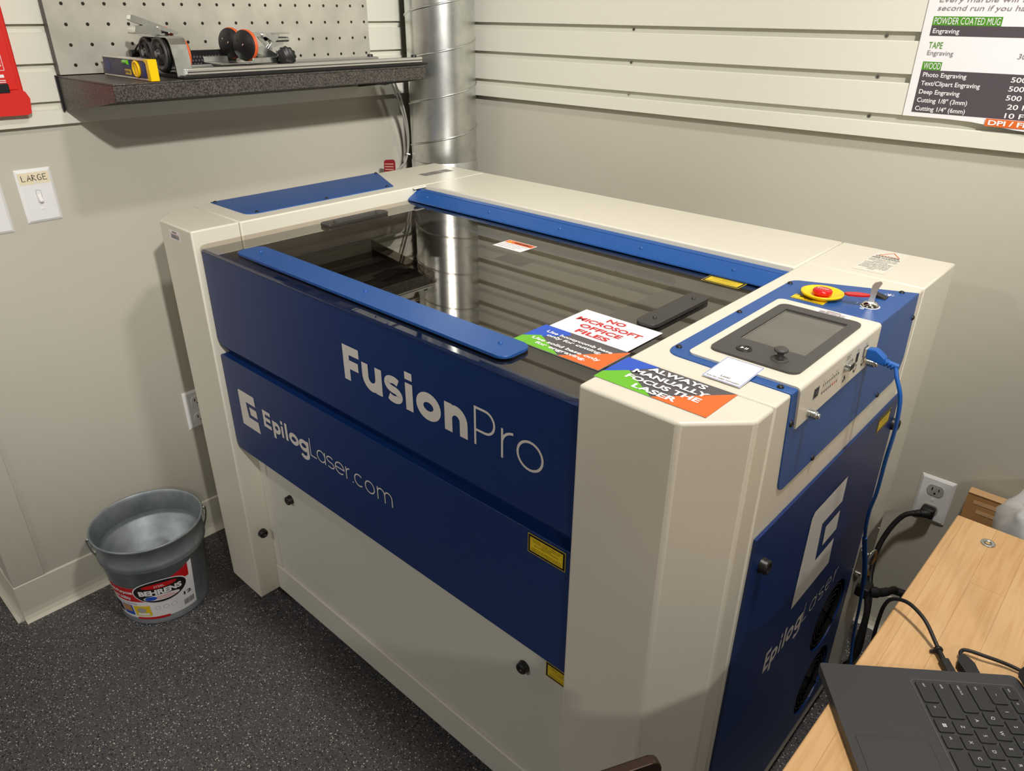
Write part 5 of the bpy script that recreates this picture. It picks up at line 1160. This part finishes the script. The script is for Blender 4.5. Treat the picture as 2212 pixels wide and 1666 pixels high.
# ================================================================== bench and what is on it
BE = thing('workbench', 'maple butcher block workbench at the bottom right', 'workbench', (2.0, -0.1, 0))
mb = MB(); mb.prism([(1.5585, 0.518), (1.532, -0.75), (2.42, -0.75), (2.42, 0.518)], 'z', TT-0.034, TT, 'wood', 0.002, 2); mb.build('worktop', BE)
for x, y in ((1.62, 0.44), (1.60, -0.68), (2.35, 0.44), (2.35, -0.68)): MB().box(x-0.025, x+0.025, y-0.025, y+0.025, 0, TT-0.035, 'bezel', 0.002).build('leg', BE)
MB().box(1.60, 1.63, -0.65, 0.41, TT-0.09, TT-0.036, 'bezel').build('side_rail', BE)
MB().box(1.65, 2.32, 0.42, 0.45, TT-0.09, TT-0.036, 'bezel').build('back_rail', BE)
ws = MB(); ws.lathe([(0.0040, 0), (0.0040, 0.0018), (0.0092, 0.0018), (0.0096, 0.0014), (0.0096, 0)], (1.611, 0.470, TT+0.0002), (0, 0, 1), 'steel', 32)
tag(ws.build('washer'), 'small zinc washer lying near the back corner of the bench', 'washer')
# laptop
e = Vector((0.613, -0.790, 0)).normalized(); nv = Vector((-e.y, e.x, 0))
LT = bpy.data.objects.new('laptop', None); COL.objects.link(LT); LT.empty_display_size = 0.05
tag(LT, 'open charcoal laptop seen from its keyboard corner on the bench', 'laptop')
LT.location = (1.5203, 0.0665, TT); LT.rotation_euler = (0, 0, math.atan2(e.y, e.x))
def lpart(mb, name, parent=None):
    o = mb.build(name, None, origin=(0, 0, 0)); o.parent = parent or LT; return o
LW, LDp, LH = 0.308, 0.2230, 0.0130
mb = MB(); mb.prism(round_poly([(0, 0), (LW, 0), (LW, LDp), (0, LDp)], [0.003, 0.003, 0.008, 0.008]), 'z', 0.0012, LH, 'laptop', 0.0012, 2); mb.box(0.01, LW-0.01, 0.01, LDp-0.01, 0.0, 0.0013, 'rubber'); body = lpart(mb, 'base')
mb = MB(); mb.ring(round_poly([(0.0150, 0.0965), (LW-0.015, 0.0965), (LW-0.015, 0.2125), (0.0150, 0.2125)], 0.006), round_poly([(0.0165, 0.0980), (LW-0.0165, 0.0980), (LW-0.0165, 0.2110), (0.0165, 0.2110)], 0.005), 'z', LH, LH+0.0003, 'bezel'); lpart(mb, 'keyboard_surround')
mb = MB(); mb.box(0.0975, 0.2040, 0.0100, 0.0845, LH, LH+0.0003, 'laptop', 0.0001, 1); mb.ring(round_poly([(0.0970, 0.0095), (0.2045, 0.0095), (0.2045, 0.0850), (0.0970, 0.0850)], 0.003), round_poly([(0.0975, 0.0100), (0.2040, 0.0100), (0.2040, 0.0845), (0.0975, 0.0845)], 0.003), 'z', LH, LH+0.0002, 'lb'); lpart(mb, 'trackpad')
U_ = 0.0190; G_ = 0.0023; L0 = 0.0195; Am = 0.0692
rows = [
    (0.2027, 0.0110, [('esc', L0, 0.0172)]+[('f%d' % (k+1), 0.0385+k*0.0186, 0.0163) for k in range(12)]),
    (0.1851, 0.0166, [('~', L0, 0.0246)]+[(c, Am-0.75*U_-0.0083+k*U_, 0.0166) for k, c in enumerate('1234567890-=')]),
    (0.1661, 0.0166, [('tab', L0, 0.0345)]+[(c, Am-0.25*U_-0.0083+k*U_, 0.0166) for k, c in enumerate('QWERTYUIOP[')]),
    (0.1471, 0.0166, [('caps lock', L0, 0.0390)]+[(c, Am-0.0083+k*U_, 0.0166) for k, c in enumerate("ASDFGHJKL;'")]),
    (0.1281, 0.0166, [('shift', L0, 0.0485)]+[(c, Am+0.5*U_-0.0083+k*U_, 0.0166) for k, c in enumerate('ZXCVBNM,./')]),
    (0.1091, 0.0166, [('ctrl', L0, 0.0285), ('fn', 0.0505, 0.0166), ('win', 0.0700, 0.0166), ('alt', 0.0895, 0.0166), ('', 0.1090, 0.0860), ('alt', 0.1975, 0.0166), ('fn', 0.217, 0.0166)]),
]
for bc_, kh, ks in rows:
    for s, a0_, kw in ks:
        mb = MB(); mb.prism(round_poly([(a0_, bc_-kh/2), (a0_+kw, bc_-kh/2), (a0_+kw, bc_+kh/2), (a0_, bc_+kh/2)], 0.0018, 3), 'z', LH+0.0001, LH+0.0016, 'keyc', 0.0003, 1)
        k_ = lpart(mb, 'key')
        if not s: continue
        mb = MB(); zt_ = LH+0.0016
        if s == 'win':
            for i in (0, 1):
                for j in (0, 1): mb.quad(*[(a0_+0.0062+i*0.0022+du, bc_-0.0018+j*0.0022+dv, zt_+0.0002) for du, dv in ((0, 0), (0.0018, 0), (0.0018, 0.0018), (0, 0.0018))], 'keyt')
        elif len(s) == 1: mb.text(s, (a0_+kw*0.5, bc_-0.0018, zt_), (1, 0, 0), (0, 1, 0), 0.0036, 'keyt', align='C', lift=0.0002)
        else: mb.text(s, (a0_+0.0030, bc_-0.0012, zt_), (1, 0, 0), (0, 1, 0), 0.0024, 'keyt', lift=0.0002)
        lpart(mb, 'legend', k_)
mb = MB(); xf = Matrix.Translation((0, LDp-0.002, LH+0.004)) @ Matrix.Rotation(math.radians(-28), 4, 'X')
mb.prism(round_poly([(0.0, 0.0), (LW, 0.0), (LW, 0.205), (0.0, 0.205)], 0.006), 'y', 0.0, 0.005, 'laptop', 0.001, 1, xf=xf); mb.box(0.006, LW-0.006, -0.0004, 0.0, 0.008, 0.199, 'screen', xf=xf); lpart(mb, 'screen_lid')
# plugs in the laptop's left edge
Lw = lambda a, b, z: Vector(LT.location)+e*a+nv*b+Vector((0, 0, z))
c1 = thing('charging_cable', 'black cable curving off the bench edge into the laptop side', 'cable', Lw(-0.02, 0.155, 0))
mb = MB(); xfL = Matrix.Translation(LT.location) @ Matrix.Rotation(math.atan2(e.y, e.x), 4, 'Z')
mb.box(-0.024, -0.0005, 0.148, 0.1585, 0.0018, 0.0098, 'rubber', 0.0012, xf=xfL); mb.tube([Lw(-0.022, 0.1532, 0.0058), Lw(-0.038, 0.1535, 0.0062)], 0.0035, 'rubber', 10, False); mb.build('plug', c1)
MB().tube([Lw(-0.036, 0.1535, 0.0062), (1.6105, 0.198, TT+0.012), (1.592, 0.214, TT+0.022), (1.570, 0.228, TT+0.024), (1.553, 0.236, TT+0.016), (1.543, 0.240, TT+0.002), (1.539, 0.244, TT-0.03), (1.540, 0.25, TT-0.10), (1.548, 0.28, TT-0.3), (1.555, 0.32, 0.20), (1.56, 0.36, 0.004)], 0.0025, 'rubber', 10).build('cord', c1)
mb = MB(); mb.lathe([(0.0035, -0.002), (0.0052, -0.0015), (0.0052, 0.0015), (0.0035, 0.002)], Lw(-0.039, 0.1535, 0.0066), e, 'rubber', 14); mb.box(-0.0405, -0.0375, 0.1445, 0.1535, 0.002, 0.005, 'rubber', xf=xfL); mb.build('strap', c1)
c2 = thing('usb_cable', 'black cable with a ridged connector next to the charging plug', 'cable', Lw(-0.02, 0.176, 0))
mb = MB(); mb.prism(round_poly([(-0.0005, 0.1680), (-0.018, 0.1665), (-0.026, 0.1705), (-0.030, 0.1745), (-0.030, 0.1785), (-0.024, 0.1825), (-0.016, 0.1850), (-0.0005, 0.1835)], 0.001), 'z', 0.0012, 0.0115, 'rubber', 0.0015, 2, xf=xfL)
for i in range(5):
    for b_ in (0.1662, 0.1836): mb.box(-0.018+i*0.003, -0.0165+i*0.003, b_, b_+0.0018, 0.003, 0.010, 'rubber', xf=xfL)
mb.build('connector', c2)
MB().tube([Lw(-0.028, 0.1765, 0.0065), Lw(-0.036, 0.1780, 0.0075), Lw(-0.040, 0.186, 0.008), (1.662, 0.216, TT+0.009), (1.690, 0.224, TT+0.006), (1.74, 0.225, TT+0.004), (1.82, 0.24, TT+0.003), (1.95, 0.30, TT+0.0025)], 0.0022, 'rubber', 10).build('cord', c2)

# cardboard box and bin behind the bench
bx = thing('cardboard_box', 'brown cardboard piece with two slots leaning by the back wall', 'cardboard', (1.56, 1.04, 0))
mb = MB(); mb.box(1.512, 1.61, 1.040, 1.0625, 0.0, 0.498, 'card', 0.001)
mb.build('board', bx)
mb = MB(); mb.box(1.512, 1.61, 1.0385, 1.0640, 0.4982, 0.5005, 'cardl', 0.0005); mb.build('top_edge', bx)
for (a, b, c, d) in ((1.527, 1.605, 0.4755, 0.4835), (1.537, 1.605, 0.4535, 0.4615)):
    mb = MB(); mb.box(a, b, 1.0392, 1.0399, c, d, 'cardl'); mb.build('slot', bx)
tb = thing('bin', 'waste bin with a clear plastic liner at the right edge behind the bench', 'bin', (1.745, 0.90, 0))
MB().lathe([(0.0001, 0.004), (0.115, 0.004), (0.12, 0.0), (0.140, 0.515), (0.143, 0.52), (0.137, 0.515), (0.118, 0.01), (0.0001, 0.01)], (1.745, 0.90, 0), (0, 0, 1), 'grey', 48).build('bin_body', tb)
mb = MB(); n = 64; vs = []; rnd = random.Random(11); K = 16
off = [[rnd.uniform(-1, 1) for _ in range(n)] for _ in range(K+1)]
for j in range(K+1):
    t_ = j/K
    if t_ < 0.5: z = 0.38+0.19*(t_/0.5); r = 0.148+0.010*math.sin(t_*PI)
    else: s_ = (t_-0.5)/0.5; z = 0.57+0.035*math.sin(s_*PI); r = 0.158-0.05*s_
    for k in range(n):
        a = 2*PI*k/n; o_ = 0.005*math.sin(7*a+9*t_)+0.004*math.sin(13*a-5*t_+1)+0.0025*off[j][k]
        vs.append((1.745+(r+o_)*math.cos(a), 0.90+(r+o_)*math.sin(a), z+0.008*math.sin(5*a+2)*t_+0.002*off[j][k]))
mb.faces(vs, [(j*n+k, j*n+(k+1) % n, (j+1)*n+(k+1) % n, (j+1)*n+k) for j in range(K) for k in range(n)], 'bag', True); mb.build('plastic_liner', tb, norm=False)

# brown metal panel at the bottom edge
mb = MB(); A3 = Matrix.Translation((1.378, -0.220, 0)) @ Matrix.Rotation(math.radians(62), 4, 'Z')
mb.prism(round_poly([(-0.20, 0.0005), (0.100, 0.0005), (0.108, 0.700), (-0.20, 0.700)], [0, 0, 0.012, 0], 6), 'y', -0.006, 0.006, 'brown', 0.002, 2, xf=A3)
tag(mb.build('metal_panel'), 'dark brown metal panel with a rounded corner rising at the bottom edge', 'panel')
